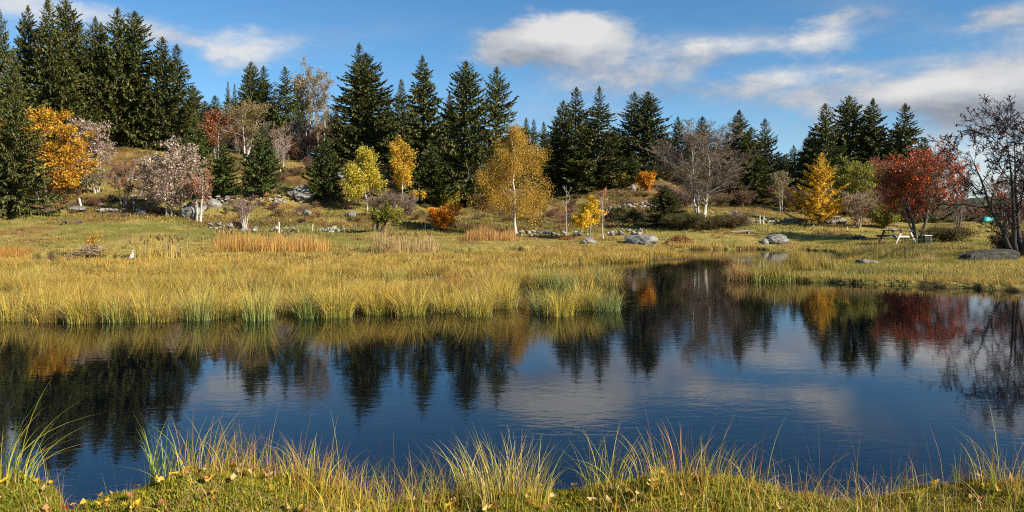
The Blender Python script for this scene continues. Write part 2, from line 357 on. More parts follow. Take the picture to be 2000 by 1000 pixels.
# ------------------------------------------------------------------ spruces
def spruce_meshes(seed,H=14.,Rm=3.3,base=.06,cols=None,droop=-.18,open_=1.,col_trunk=(.060,.045,.034),gap=.0,tex=1.,mat=None,twl=1.,upb=0.,pe=.86):
    rng=np.random.default_rng(seed)
    cols=cols or [(.050,.066,.013),(.082,.094,.019),(.128,.126,.030),(.135,.095,.034)]
    k=7
    hs=[];h=H*base
    while h<H*.985:
        hs.append(h); h+=(.34-.16*(h/H))*rng.uniform(.8,1.2)
    P=[];L_=[];R_=[]
    lop=1+.16*np.sin(rng.uniform(0,6.28)+np.arange(64)*.35)
    ph=rng.uniform(0,6.28,3)
    for h in hs:
        tier=1+.13*math.sin(h*2.1+ph[0])+.09*math.sin(h*4.7+ph[1])
        t=(h-H*base)/(H*(1-base))
        Lw=Rm*1.12*(1-t)**pe*(.80+.20*min(1,t*5))+.03
        n=rng.integers(5,8); a0=rng.uniform(0,6.28)
        for i in range(n):
            if rng.random()<gap*(1-t): continue
            az=a0+i*2*math.pi/n+rng.normal()*.25
            L=Lw*tier*rng.uniform(.66,1.15)*(lop[int(az%6.283/6.283*63)])
            up=.75*t**2+upb+droop*(1-t)+rng.normal()*.10
            bend=.22*(1-t)-.05+rng.normal()*.06
            s=np.linspace(0,1,k)
            rr=L*s*(1-.08*s); zz=h+L*(up*s-.42*(1-t)*s*(1-s)*1.2+bend*s*s)
            wob=np.cumsum(rng.normal(size=k)*.03)*L
            P.append(np.stack([rr*math.cos(az)-wob*math.sin(az),rr*math.sin(az)+wob*math.cos(az),zz],1));L_.append(L);R_.append(t)
    P=np.array(P);L_=np.array(L_);R_=np.array(R_)
    # twigs
    pos=[];ax=[];ln=[];wd=[]
    for b in range(len(P)):
        L=L_[b]; m=max(7,int(L/.029*open_)); s=rng.uniform(.06,1,m)**.80; s[:2]=1.
        f=s*(k-1);i=np.minimum(f.astype(int),k-2);fr=(f-i)[:,None]
        p=P[b,i]*(1-fr)+P[b,i+1]*fr; T=nrm(P[b,i+1]-P[b,i])
        side=nrm(np.cross(T,[0,0,1.])); sg=rng.choice([-1,1],m)[:,None]
        hang=rng.random(m)<.36
        d=T*rng.uniform(.5,.95,(m,1))+side*sg*rng.uniform(.3,.8,(m,1))+np.array([0,0,-.28])*rng.uniform(0,1,(m,1))
        d=np.where(hang[:,None],T*.25+side*sg*.25+np.array([0,0,-.9]),d)
        d[:2]=T[:2]+rng.normal(size=(2,3))*.15
        l=(.17+.34*L*.33*(1-s*.6))*rng.uniform(.7,1.3,m); l=np.minimum(l,.72)*twl*min(1,.35+L/1.3)
        pos.append(p);ax.append(nrm(d));ln.append(l);wd.append(np.full(m,.34)*rng.uniform(.7,1.25,m)*tex)
    pos=np.concatenate(pos);ax=np.concatenate(ax);ln=np.concatenate(ln);wd=np.concatenate(wd)
    N=len(pos)
    # leader
    w=rng.normal(size=(N,3)); w=nrm(w-(w*ax).sum(1,keepdims=True)*ax)
    hw=(wd*ln*.5+.012)[:,None]; l=ln[:,None]
    V=np.stack([pos-ax*l*.1,pos+ax*l*.35+w*hw,pos+ax*l,pos+ax*l*.35-w*hw],1).reshape(-1,3)
    col=pal(rng,N,cols,[3,4,2.2,1.0],.22)
    Q=np.arange(N*4).reshape(N,4); K=np.repeat(col,4,0)
    # the leading shoot
    nl=70; zl=H*(1-.06*rng.random(nl)); al=rng.uniform(0,6.28,nl); dl=nrm(np.stack([np.cos(al),np.sin(al),rng.uniform(.7,2.2,nl)],1)); ll=(H*1.012-zl)*.42+.05; wl_=nrm(np.cross(dl,rng.normal(size=(nl,3))))
    pl=np.stack([np.zeros(nl),np.zeros(nl),zl],1); Vl=np.stack([pl,pl+dl*(ll*.4)[:,None]+wl_*.03,pl+dl*ll[:,None],pl+dl*(ll*.4)[:,None]-wl_*.03],1).reshape(-1,3)
    V=np.concatenate([V,Vl]); Q=np.arange((N+nl)*4).reshape(-1,4); K=np.concatenate([K,np.repeat(pal(rng,nl,cols,None,.2),4,0)])
    crown=mesh_np('spruce_crown',V,Q,None,K,mat or M_NEEDLE)
    g=Geo()
    z=np.linspace(-.6,H*.99,9); r0=H*.0145
    tp=np.stack([rng.normal(size=9)*.04,rng.normal(size=9)*.04,z],1)[None]; tp[:,:2,:2]*=.3
    v,q=tubes(tp,(r0*(1-np.linspace(0,1,9)*.96))[None]*np.array([1.35,1.1]+[1]*7),8); g.add(v,q,None,col_trunk)
    v,q=tubes(P,(.010+.011*L_[:,None])*(1-np.linspace(0,.85,k))[None],3); g.add(v,q,None,np.array(col_trunk)*.8)
    trunk=g.mesh('spruce_trunk',M_BARK,True)
    return crown,trunk,H,Rm
GREEN=[(.045,.070,.014),(.066,.095,.018),(.092,.122,.024),(.085,.080,.022)]
SPR=[spruce_meshes(1),spruce_meshes(2,droop=-.30),spruce_meshes(3,droop=-.06,open_=.75,gap=.22,upb=.10),spruce_meshes(4,open_=.8,gap=.30,Rm=3.0),spruce_meshes(5,droop=-.24,open_=.9,gap=.08),spruce_meshes(6,droop=-.34,pe=1.12,Rm=3.6),spruce_meshes(7,droop=-.16,pe=.68,open_=.95,gap=.12),spruce_meshes(8,droop=-.40,pe=.95,open_=.85,gap=.25,twl=1.25,Rm=3.5)]
SPG=[spruce_meshes(11,9,2.4,.10,GREEN,-.05,1.15),spruce_meshes(12,9,2.3,.14,GREEN,.02,1.1)]
SPL=[spruce_meshes(21,13,4.0,.10,[(.066,.080,.018),(.095,.108,.026),(.13,.13,.036),(.13,.095,.036)],-.36,1.25)]
def spruce(px,D,tip,wpx,label,protos=SPR,k=None,group=None,cat='spruce',name='spruce_tree',foot_py=None):
    if foot_py is not None: x,y,z=foot(px,foot_py)
    else: x,y,z=at(px,D)
    cr,tr,H,Rm=protos[k if k is not None else int(RNG.integers(len(protos)))]
    h=CAMZ+(HZ-tip)/F*y-z; s=wpx*1.36/2/F*y/Rm
    t=thing(name,label,cat,(x,y,z),RNG.uniform(0,6.28),(s,s,h/H),group)
    t.rotation_euler=(RNG.normal()*.018,RNG.normal()*.018,t.rotation_euler[2])
    link('crown',cr,t);link('trunk',tr,t)
    return t
LS='spruces of the dense stand on the left hill'
for px,D,tip,w,lab in [
 (4,80,16,95,'spruce cut by the left picture edge at the far end of the left stand'),
 (50,84,10,105,'tall spruce in the left stand, next but one to the picture edge'),
 (97,82,0,110,'very tall spruce reaching the top of the photo, the left one of two'),
 (131,88,-2,100,'very tall spruce reaching the top of the photo, the right one of two'),
 (163,93,46,90,'lower spruce tip tucked right of the two tallest trees of the left stand'),
 (182,89,30,100,'spruce in the middle of the left stand above the pink leaved tree'),
 (203,94,44,85,'half hidden spruce behind the middle of the left stand'),
 (228,89,14,115,'broad tall spruce near the right side of the left stand'),
 (263,91,24,110,'tall spruce with long bare-tipped top near the right of the left stand'),
 (318,90,70,95,'spruce behind the grey leafless tree, left one of the pair ending the stand'),
 (348,92,86,90,'right one of the spruce pair that ends the left stand'),
 (25,72,95,120,'dark spruce filling the low left of the stand behind the orange beech'),
 (120,84,90,120,'shaded spruce low in the left stand directly above the orange beech'),
 (195,90,105,115,'shaded spruce low in the left stand above the grassy slope'),
 (255,92,112,100,'shaded spruce low in the stand just left of the grey leafless tree'),
 (378,92,165,60,'small spruce sloping down at the right foot of the left stand')]:
    spruce(px,D,tip,w,lab,group=LS)
spruce(22,0,176,124,'large light green spruce in front at the left edge with pale trunk foot',SPL,0,foot_py=424)
HS='spruces on the hilltop left of the tallest spruce'
for px,D,tip,w,lab in [(444,125,158,38,'left one of two small dark spruces on the hilltop skyline'),(458,122,162,40,'right one of two small dark spruces on the hilltop skyline'),
 (488,115,119,62,'pointed hilltop spruce standing close left of a similar one'),(513,116,128,62,'pointed hilltop spruce standing close right of a similar one'),
 (558,114,130,66,'hilltop spruce with wide open lower branches and yellow shrub at its side'),(586,118,144,50,'narrow hilltop spruce just left of the tall pale leafless trees')]:
    spruce(px,D,tip,w,lab,group=HS)
CS='large spruces behind the pond'
for px,D,tip,w,lab,k in [(702,98,82,128,'tallest and broadest spruce of the middle slope, its tip the highest there',5),
 (718,101,104,110,'second crown leaning behind the right side of the broadest middle spruce',6),
 (752,112,174,50,'small dark spruce peeping out right of the broadest middle spruce',2),
 (783,112,155,58,'slim spruce standing alone above the two yellow birches',1),
 (828,92,107,100,'slender spruce with ragged open top and drooping lower boughs',7),
 (872,98,182,60,'low dark spruce tip between two tall middle spruces',1),
 (913,82,119,118,'broad dark spruce directly left of the big golden birch',6),
 (967,90,130,122,'spruce with long upswept side branches behind the big golden birch',2),
 (1024,125,230,42,'small distant spruce in the gap right of the golden birch',1),
 (1044,132,233,36,'slim distant spruce spire in the gap right of the golden birch',3),
 (1063,124,238,40,'distant spruce at the left foot of the central right group',1),
 (1095,92,195,92,'left and lowest spruce of the group of three behind the small yellow birch',4),
 (1121,96,171,96,'ragged middle spruce of the group of three behind the small yellow birch',3),
 (1166,88,168,112,'right and broadest spruce of the group of three behind the small yellow birch',5),
 (1234,100,179,86,'left one of a spruce pair above the round orange shrub',3),
 (1266,96,178,90,'right one of a spruce pair above the round orange shrub',6),
 (1324,112,227,62,'thin topped spruce seen left behind the big leafless tree',2),
 (1371,110,227,74,'spruce directly behind the crown of the big leafless tree',0),
 (1443,84,215,104,'spruce with two stepped tips right of the big leafless tree, front one',7),
 (1462,81,248,96,'bright green lower spruce close in front of the stepped spruce',1),
 (1496,92,231,72,'narrow spruce between the leafless tree group and the larch',3),
 (1554,100,283,50,'small thin spruce in the sky gap left of the larch',2),
 (1612,88,201,100,'left one of the dark spruce row above the larch',0),
 (1662,92,187,112,'highest of the dark spruce row above the yellow green tree',6),
 (1700,90,193,116,'third dark spruce of the row behind the red rowan',7),
 (1768,88,202,104,'rightmost dark spruce standing alone over the red rowan',1)]:
    spruce(px,D,tip,w,lab,k=k,group=CS)
for px,D,tip,w,lab,k in [(1206,104,258,60,'dark low spruce filling the gap left of the spruce pair above the round orange shrub',1),(1348,102,282,70,'dark spruce low behind the left side of the big leafless tree',5),(1408,101,288,70,'dark spruce low behind the right side of the big leafless tree',6),
 (1530,98,302,60,'low dark spruce left of the thin spruce in the sky gap',5),(1580,95,258,74,'dark spruce behind the left shoulder of the larch',7),(1640,97,246,76,'dark spruce half hidden behind the highest of the row over the larch',1),(1732,96,246,80,'dark spruce filling the gap left of the lone right spruce',5),(1806,98,268,60,'low dark spruce at the right foot of the lone right spruce',1)]:
    spruce(px,D,tip,w,lab,k=k,group=CS)
YS='young green spruces on the slope'
for px,fp,tip,w,lab,k in [(384,392,222,66,'young green spruce right of the pale pink tree, left of two',0),(436,392,276,66,'young green spruce with low skirt, right one of two beside the pink tree',0),
 (511,388,244,70,'young green spruce on a short bare trunk above the rubble stones',1),(631,396,262,72,'young green spruce on twin pale trunks beside the large boulder',1),
 (843,402,282,84,'bushy blue green young spruce left of the orange bush',0),(1235,360,302,38,'small green spruce on the upper slope left of the round orange shrub',0)]:
    spruce(px,0,tip,w,lab,SPG,k,YS,foot_py=fp)
spruce(1237,0,404,28,'tiny round topped spruce sapling on a thin stem in the meadow',SPG,1,foot_py=433)
spruce(1300,0,362,78,'olive pyramid shaped young spruce left of the low juniper bushes',SPL,0,foot_py=444)
# ridge forest behind everything (only tips and gaps are seen)
for i,(px,D,tip) in enumerate([(402,140,196),(420,138,186),(470,142,192),(536,140,180),(640,140,215),(655,135,205),(745,140,226),(765,140,222),(805,135,214),(855,135,226),(890,135,222),(1000,140,246),(1080,140,252),(1010,150,252),(1145,130,232),(1200,125,246),(1215,130,256),(1290,130,250),(1305,128,262),(1345,130,262),(1400,125,268),(1420,120,262),(1475,120,276),(1520,118,296),(1535,120,300),(1575,115,270),(1590,120,262),(1640,112,250),(1680,112,256),(1735,105,262),(1800,105,280),(1745,112,240)]):
    spruce(px,D,tip,70,'small dark spruce far back on the wooded ridge, partly hidden',k=i%8,group='far spruces on the ridge')

# ------------------------------------------------------------------ broadleaved trees
def grow(P,Lp,Rp,m,tmin,ang,ratio,k,rng,up=.1,gnarl=.18,trop=.0,rr=.55,tmax=.99,env=None):
    N=len(P);kp=P.shape[1]
    t=tmin+(tmax-tmin)*(np.arange(m)[None]+rng.random((N,m)))/m; t=t.ravel(); par=np.repeat(np.arange(N),m)
    f=t*(kp-1);i=np.minimum(f.astype(int),kp-2);fr=(f-i)[:,None]
    pos=P[par,i]*(1-fr)+P[par,i+1]*fr; T=nrm(P[par,i+1]-P[par,i])
    rad=(Rp[par,i]*(1-fr[:,0])+Rp[par,i+1]*fr[:,0])*rr*rng.uniform(.75,1.1,len(t))
    pr=rng.normal(size=(len(t),3)); pr=nrm(pr-(pr*T).sum(1,keepdims=True)*T)
    a=np.radians(ang*rng.uniform(.7,1.25,len(t)))[:,None]
    d=nrm(np.cos(a)*T+np.sin(a)*pr+np.array([0,0,up]))
    tt=(t-tmin)/(tmax-tmin)
    L=Lp[par]*ratio*(1-.55*tt if env is None else env(tt))*rng.uniform(.7,1.25,len(t))
    pts=[pos];p=pos
    for j in range(k-1):
        d=nrm(d+rng.normal(size=d.shape)*gnarl+np.array([0,0,trop])); p=p+d*(L/(k-1))[:,None]; pts.append(p)
    Pn=np.stack(pts,1); Rn=rad[:,None]*(1-np.linspace(0,.8,k))[None]
    return Pn,L,Rn
def skeleton(seed,H,W,stems=1,spread=.12,fork=.25,m=(16,8,6),ang=(52,45,45),ratio=(.5,.42,.4),up=(.25,.1,.05),trop=(.06,.02,0),gnarl=.16,env=None,levels=3,r0=None,lean=0.,rmin=.004,bow=.05):
    m=tuple(m)+(3,3);ang=tuple(ang)+(36,36);ratio=tuple(ratio)+(.5,.5);up=tuple(up)+(.05,.05);trop=tuple(trop)+(0,0)
    rng=np.random.default_rng(seed); k0=9
    s=np.linspace(0,1,k0); S=[];Ls=[];Rs=[]
    r0=r0 or H*.016
    for i in range(stems):
        az=rng.uniform(0,6.28) if stems==1 else i*6.283/stems+rng.normal()*.3
        sp=(0 if stems==1 else spread*rng.uniform(.5,1.3))
        hh=H*(1 if i==0 else rng.uniform(.75,.98))
        wob=np.cumsum(rng.normal(size=(k0,2)),0)*bow*H*.12; wob-=wob[0]
        x=math.cos(az)*sp*hh*(s**.85)+wob[:,0]+lean*H*s**1.5; y=math.sin(az)*sp*hh*(s**.85)+wob[:,1]
        P=np.stack([x+math.cos(az)*(.0 if stems==1 else r0*1.2),y+math.sin(az)*(0 if stems==1 else r0*1.2),hh*s-.25*(s==0)],1)
        S.append(P);Ls.append(hh);Rs.append(r0*(1 if i==0 else .8)*(1-.93*s)*np.where(s==0,1.3,1))
    P=np.array(S);L=np.array(Ls);Rd=np.array(Rs)
    out=[(P,Rd,8)]
    for j in range(levels):
        P,L,Rd=grow(P,L,Rd,m[j],fork if j==0 else .22,ang[j],ratio[j],(6,5,4,3)[j],rng,up[j],gnarl,trop[j],(.5,.55,.6,.6)[j],env=env if j==0 else None)
        out.append((P,np.maximum(Rd,rmin),(5,4,3,3)[j]))
    # fit to the asked size
    A=out[-1][0].reshape(-1,3)
    if not lean:      # bring the crown back over the foot
        off=(np.percentile(A[:,:2],4,axis=0)+np.percentile(A[:,:2],96,axis=0))/2; zm=max(A[:,2].mean(),.1)
        for p,_r,_s in out: p[...,:2]-=off*np.clip(p[...,2:3]/zm,0,1.3)
    w=np.percentile(np.abs(A[:,:2]-np.median(A[:,:2],0)*0),97)*2; h=max(np.percentile(A[:,2],99.3),.1)
    sx=W/w; sz=H/h
    res=[]
    for (p,r,sd) in out: res.append((p*np.array([sx,sx,sz]),r,sd))
    return res,rng
def wood_mesh(sk,col,mat=M_BARK,twig=None,name='trunk'):
    g=Geo()
    for j,(p,r,sd) in enumerate(sk):
        v,q=tubes(p,r,sd); f=min(1,j/2.0); c=np.array(col)*(1-f)+np.array(twig if twig is not None else col)*f
        g.add(v,q,None,c)
    return g.mesh(name,mat,True)
def leaf_mesh(sk,rng,n,size,cols,wts=None,jit=.12,hang=0.,mat=M_LEAF,aspect=.65,clump=1,name='crown',tmin=.15,levels=2,var=.2,bias=None):
    n0=n//clump; posl=[]
    for (p,r,sd) in sk[-levels:]:
        posl.append(p)
    w=np.array([len(p) for p in posl],float); w[-1]*=2; w/=w.sum()
    pos=[]
    for p,ww in zip(posl,w):
        ll=np.linalg.norm(np.diff(p,axis=1),axis=2).sum(1); m=int(n0*ww); i=rng.choice(len(p),m,p=ll/ll.sum()); k=p.shape[1]; t=tmin+(1-tmin)*rng.random(m); f=t*(k-1); a=np.minimum(f.astype(int),k-2); fr=(f-a)[:,None]
        pos.append(p[i,a]*(1-fr)+p[i,a+1]*fr)
    pos=np.concatenate(pos)
    col=pal(rng,len(pos),cols,wts,.0)
    if clump>1: pos=np.repeat(pos,clump,0);col=np.repeat(col,clump,0)
    N=len(pos)
    pos=pos+rng.normal(size=(N,3))*jit
    if hang: pos[:,2]-=rng.random(N)**1.5*hang
    col=col*(1+rng.normal(size=(N,1))*var).clip(.4,1.8)
    V,Q,K=leaf_quads(pos,size*rng.uniform(.6,1.3,N),rng,col,aspect,0)
    return mesh_np(name,V,Q,None,K,mat)
def tree(name,label,cat,px,fp,top,wpx,seed,skw,wood,leaves=None,D=None,group=None,berries=None,cpx=None):
    """one broadleaved tree: foot at pixel (px, fp), crown reaching row `top`, crown width wpx"""
    x,y,z=foot(px,fp) if D is None else at(px,D)
    H=CAMZ+(HZ-top)/F*y-z; W=wpx/F*y
    sk,rng=skeleton(seed,H,W,**skw)
    t=thing(name,label,cat,(x,y,z),0,(1,1,1),group)
    link('trunk',wood_mesh(sk,**wood),t)
    if leaves: link('crown',leaf_mesh(sk,rng,**leaves),t)
    if berries: link('berry_clusters',leaf_mesh(sk,rng,**berries),t)['kind']='stuff'
    return t
oval=lambda t: .35+.9*np.sin(np.pi*np.clip(t*.9+.08,0,1))
cone=lambda t: 1.15*(1-t)**.8+.12
WHITE=dict(col=(.50,.46,.39),mat=M_BIRCH,twig=(.16,.10,.06))
GREY=dict(col=(.26,.23,.19),twig=(.20,.155,.13)); PALE=dict(col=(.42,.38,.31),twig=(.30,.25,.20)); DARK=dict(col=(.050,.042,.036),twig=(.032,.024,.022)); BROWN=dict(col=(.16,.12,.09),twig=(.20,.12,.10))
GOLD=[(.54,.31,.035),(.62,.39,.06),(.42,.22,.03),(.40,.30,.055)]
YG=[(.55,.45,.04),(.60,.40,.035),(.36,.38,.05),(.48,.42,.06)]
ORANGE=[(.58,.25,.015),(.64,.34,.02),(.44,.15,.012),(.54,.38,.03),(.34,.26,.03)]
PINK=[(.48,.36,.27),(.36,.25,.18),(.62,.51,.41),(.20,.12,.08)]
RED=[(.68,.10,.016),(.55,.055,.014),(.70,.18,.03)]

tree('birch_tree','big golden birch with white trunk standing before the dark spruces','birch',1008,457,243,132,31,
 dict(fork=.10,m=(30,10,7),ang=(60,50,45),ratio=(.30,.45,.45),up=(.15,0,-.1),trop=(.02,-.06,-.12),env=lambda t:1.05*(1-t)**.55+.22,r0=.105,lean=-.02,bow=.10),WHITE,
 dict(n=52000,size=.09,cols=GOLD,jit=.20,hang=.8,aspect=.6,var=.3))
tree('birch_tree','yellow green birch with white trunk, left one of two on the slope','birch',717,412,284,76,32,
 dict(fork=.16,m=(24,8,5),ang=(60,50,45),ratio=(.28,.45,.45),up=(.2,0,-.1),trop=(.02,-.05,-.1),env=cone,r0=.075,lean=-.05,bow=.10),WHITE,
 dict(n=8500,size=.17,cols=YG,jit=.16,hang=.45,var=.25))
tree('birch_tree','yellow birch with thin leaning white trunk, right one of two on the slope','birch',786,402,268,52,33,
 dict(fork=.18,m=(24,8,5),ang=(58,50,45),ratio=(.26,.45,.45),up=(.25,0,-.1),trop=(.02,-.05,-.1),env=lambda t:1.0*(1-t)**.5+.25,r0=.07,lean=-.06,bow=.08),WHITE,
 dict(n=6500,size=.17,cols=[(.62,.36,.03),(.56,.30,.03),(.55,.42,.05)],jit=.15,hang=.4,var=.25))
tree('birch_tree','small bright yellow birch at the pond edge beside a red berried sapling','birch',1151,467,382,50,34,
 dict(fork=.22,m=(30,8,5),ang=(68,50,45),ratio=(.30,.40,.45),up=(.1,0,0),env=lambda t:1.15*(1-t)**.9+.08,r0=.045,bow=.05),WHITE,
 dict(n=5200,size=.12,cols=[(.84,.56,.03),(.80,.62,.07),(.80,.46,.02)],jit=.07,hang=.1,var=.18))
tree('beech_tree','bright orange beech with broad layered crown behind the left foreground spruce','beech',84,398,214,160,35,
 dict(stems=2,spread=.08,fork=.12,m=(22,10,6),ang=(66,45,45),ratio=(.40,.45,.42),up=(.1,0,0),trop=(.0,0,0),env=oval,r0=.22),BROWN,
 dict(n=17000,size=.20,cols=ORANGE,jit=.13,aspect=.7,var=.22,clump=2))
tree('whitebeam_tree','pinkish grey whitebeam beside the orange beech, higher on the slope','whitebeam',172,376,236,84,36,
 dict(stems=4,spread=.13,fork=.22,m=(16,8,6),ang=(44,42,45),ratio=(.36,.45,.42),up=(.3,.1,.05),env=oval,r0=.07),PALE,
 dict(n=6500,size=.24,cols=PINK,jit=.12,aspect=.55,var=.22,clump=2))
tree('whitebeam_tree','pale pink whitebeam with full egg shaped crown right of the grassy slope','whitebeam',330,422,277,108,37,
 dict(stems=3,spread=.08,fork=.13,m=(22,8,6),ang=(56,42,45),ratio=(.32,.45,.42),up=(.15,.05,.0),env=lambda t:.45+.8*np.sin(np.pi*np.clip(t*.8+.12,0,1)),r0=.075),PALE,
 dict(n=8000,size=.20,cols=PINK,jit=.12,aspect=.55,var=.24,clump=2))
tree('bare_tree','leafless grey tree with round fine crown on top of the grassy slope','leafless tree',298,294,203,92,38,
 dict(stems=3,spread=.16,fork=.16,m=(14,9,7,4),ang=(44,38,38,35),ratio=(.42,.45,.42,.5),up=(.3,.2,.1,.1),trop=(.04,.03,.02,0),env=oval,levels=4,r0=.16,rmin=.014),dict(col=(.34,.31,.26),twig=(.30,.255,.21)))
tree('rowan_tree','thin rowan with faint dark red leaves on the slope left of the pale pink whitebeam','rowan',241,400,312,58,39,
 dict(stems=3,spread=.14,fork=.28,m=(10,7,5),ang=(45,42,40),ratio=(.38,.45,.45),up=(.3,.1,0),env=oval,r0=.08,rmin=.01),GREY,
 dict(n=900,size=.16,cols=[(.30,.08,.05),(.22,.10,.07)],jit=.1,var=.25))
tree('rowan_tree','rowan with pale lichen trunk and orange leaf tufts in front of the dark boulder','rowan',389,434,335,52,40,
 dict(stems=2,spread=.05,fork=.42,m=(11,7,5),ang=(45,42,40),ratio=(.32,.45,.45),up=(.3,.1,0),env=oval,r0=.10,rmin=.01),PALE,
 dict(n=800,size=.17,cols=[(.50,.14,.06),(.45,.28,.20),(.36,.16,.1)],jit=.1,var=.25))
tree('rowan_tree','orange red rowan on the hill between the left stand and the olive birch','rowan',424,0,218,58,41,
 dict(stems=2,spread=.08,fork=.25,m=(13,8,5),ang=(48,42,40),ratio=(.38,.45,.45),up=(.3,.1,0),env=oval,r0=.11,rmin=.012),GREY,
 dict(n=3000,size=.24,cols=[(.48,.13,.035),(.42,.18,.06),(.3,.14,.08)],jit=.2,var=.25),D=92)
tree('birch_tree','olive birch with pale forked limbs on the hillside right of the orange red rowan','birch',480,0,200,74,42,
 dict(stems=3,spread=.14,fork=.25,m=(13,9,6),ang=(42,40,40),ratio=(.38,.45,.45),up=(.35,.1,0),env=oval,r0=.14,rmin=.012),dict(col=(.52,.48,.40),twig=(.26,.2,.14)),
 dict(n=3200,size=.2,cols=[(.24,.19,.055),(.30,.22,.06)],jit=.2,var=.25),D=93)
tree('bare_tree','tall pale tree with thin top tufts of leaves, left one of two on the hill','nearly leafless tree',604,0,121,52,43,
 dict(stems=2,spread=.06,fork=.34,m=(12,8,6),ang=(34,40,40),ratio=(.30,.45,.45),up=(.5,.2,0),env=oval,r0=.15,rmin=.014),dict(col=(.44,.40,.33),twig=(.3,.24,.18)),
 dict(n=1500,size=.24,cols=[(.32,.22,.08),(.36,.28,.14)],jit=.2,var=.25),D=98)
tree('bare_tree','tall pale tree with thin top tufts of leaves, right one of two on the hill','nearly leafless tree',630,0,142,50,44,
 dict(stems=2,spread=.08,fork=.30,m=(12,8,6),ang=(36,40,40),ratio=(.32,.45,.45),up=(.5,.2,0),env=oval,r0=.14,rmin=.014),dict(col=(.44,.40,.33),twig=(.3,.24,.18)),
 dict(n=1300,size=.24,cols=[(.30,.22,.09),(.34,.27,.14)],jit=.2,var=.25),D=96)
tree('bare_tree','small leafless sapling with light stem above the large hillside boulder','leafless tree',550,346,266,34,45,
 dict(stems=2,spread=.08,fork=.3,m=(10,7,5),ang=(36,38,38),ratio=(.34,.45,.45),up=(.4,.2,.1),env=oval,r0=.07,rmin=.012),PALE)
tree('bare_tree','slender leafless tree with reddish twigs above the rubble stones','leafless tree',492,388,306,54,46,
 dict(stems=2,spread=.10,fork=.38,m=(9,7,5),ang=(48,40,40),ratio=(.36,.45,.45),up=(.3,.1,0),env=oval,r0=.08,rmin=.012),dict(col=(.36,.31,.25),twig=(.24,.13,.10)))
tree('bare_tree','leafless many stemmed bush growing from the stone wall','leafless bush',478,450,384,46,47,
 dict(stems=6,spread=.13,fork=.3,m=(7,6,4),ang=(35,38,38),ratio=(.34,.45,.45),up=(.4,.2,.1),env=oval,r0=.06,rmin=.008),dict(col=(.40,.36,.31),twig=(.25,.15,.12)))
tree('old_tree','stunted leaning tree with dark trunk and flat yellow green crown','stunted tree',742,454,399,66,48,
 dict(stems=2,spread=.22,fork=.38,m=(10,8,6),ang=(60,45,45),ratio=(.55,.45,.42),up=(.1,.1,0),env=oval,r0=.17,lean=.22,bow=.2),DARK,
 dict(n=4200,size=.13,cols=[(.40,.34,.03),(.24,.22,.03),(.10,.11,.022),(.07,.085,.02)],jit=.11,var=.25,clump=2))
tree('orange_bush','glowing orange red bush on short dark stems at the wall','bush',866,452,401,54,49,
 dict(stems=5,spread=.30,fork=.15,m=(12,8,5),ang=(45,42,40),ratio=(.42,.45,.42),up=(.2,.1,0),env=oval,r0=.06,rmin=.006),DARK,
 dict(n=6500,size=.12,cols=[(.80,.23,.012),(.80,.36,.02),(.66,.13,.015),(.74,.44,.04)],jit=.09,var=.2))
tree('yellow_bush','thin yellow leaved bush between the young spruce and the orange bush','bush',874,408,374,46,50,
 dict(stems=4,spread=.3,fork=.15,m=(9,7,4),ang=(45,42,40),ratio=(.42,.45,.42),up=(.2,.1,0),env=oval,r0=.05,rmin=.008),DARK,
 dict(n=1800,size=.14,cols=[(.45,.32,.03),(.33,.28,.04)],jit=.12,var=.25))
tree('dead_tree','thin white dead trunk with broken top right of the big golden birch','dead tree',1106,458,362,20,51,
 dict(stems=1,fork=.3,m=(9,4,2),ang=(40,40,40),ratio=(.16,.4,.4),up=(.3,.1,0),env=oval,r0=.034,rmin=.008,levels=2),dict(col=(.42,.39,.34),twig=(.42,.38,.32)))
tree('red_sapling','reddish leafless sapling cluster left of the white dead trunk','sapling',1098,456,402,40,52,
 dict(stems=5,spread=.22,fork=.2,m=(7,5,3),ang=(35,38,38),ratio=(.34,.45,.45),up=(.4,.2,.1),env=oval,r0=.03,rmin=.008),dict(col=(.25,.13,.10),twig=(.26,.09,.07)))
tree('rowan_tree','slim pale rowan sapling with red berry tufts beside the small yellow birch','rowan',1178,467,368,28,53,
 dict(stems=1,fork=.3,m=(12,6,4),ang=(42,42,40),ratio=(.22,.45,.45),up=(.4,.1,0),env=oval,r0=.06,rmin=.007),PALE,
 None,berries=dict(n=150,size=.09,cols=RED,jit=.05,mat=M_BERRY,clump=4,aspect=.9))
tree('round_shrub','round bright orange shrub high on the middle slope','shrub',1262,372,338,30,54,
 dict(stems=6,spread=.35,fork=.1,m=(11,8,5),ang=(45,42,40),ratio=(.42,.45,.42),up=(.2,.1,0),env=oval,r0=.05,rmin=.006),DARK,
 dict(n=3500,size=.17,cols=[(.66,.26,.015),(.58,.19,.012),(.66,.36,.03)],jit=.12,var=.2))
tree('round_shrub','small yellow shrub left of the small green slope spruce','shrub',1218,364,340,26,55,
 dict(stems=5,spread=.35,fork=.1,m=(9,7,5),ang=(45,42,40),ratio=(.42,.45,.42),up=(.2,.1,0),env=oval,r0=.05,rmin=.006),DARK,
 dict(n=1500,size=.18,cols=[(.52,.34,.04),(.42,.30,.05)],jit=.12,var=.2))
tree('bare_tree','big spreading leafless tree with two pale trunks in the middle right','leafless tree',1368,426,236,158,56,
 dict(stems=3,spread=.13,fork=.13,m=(17,10,7,4),ang=(48,36,36,34),ratio=(.44,.46,.44,.5),up=(.25,.2,.12,.1),trop=(.05,.04,.03,.02),env=lambda t:.75+.5*np.sin(np.pi*t),levels=4,r0=.15,rmin=.009),dict(col=(.46,.42,.34),twig=(.19,.14,.105)))
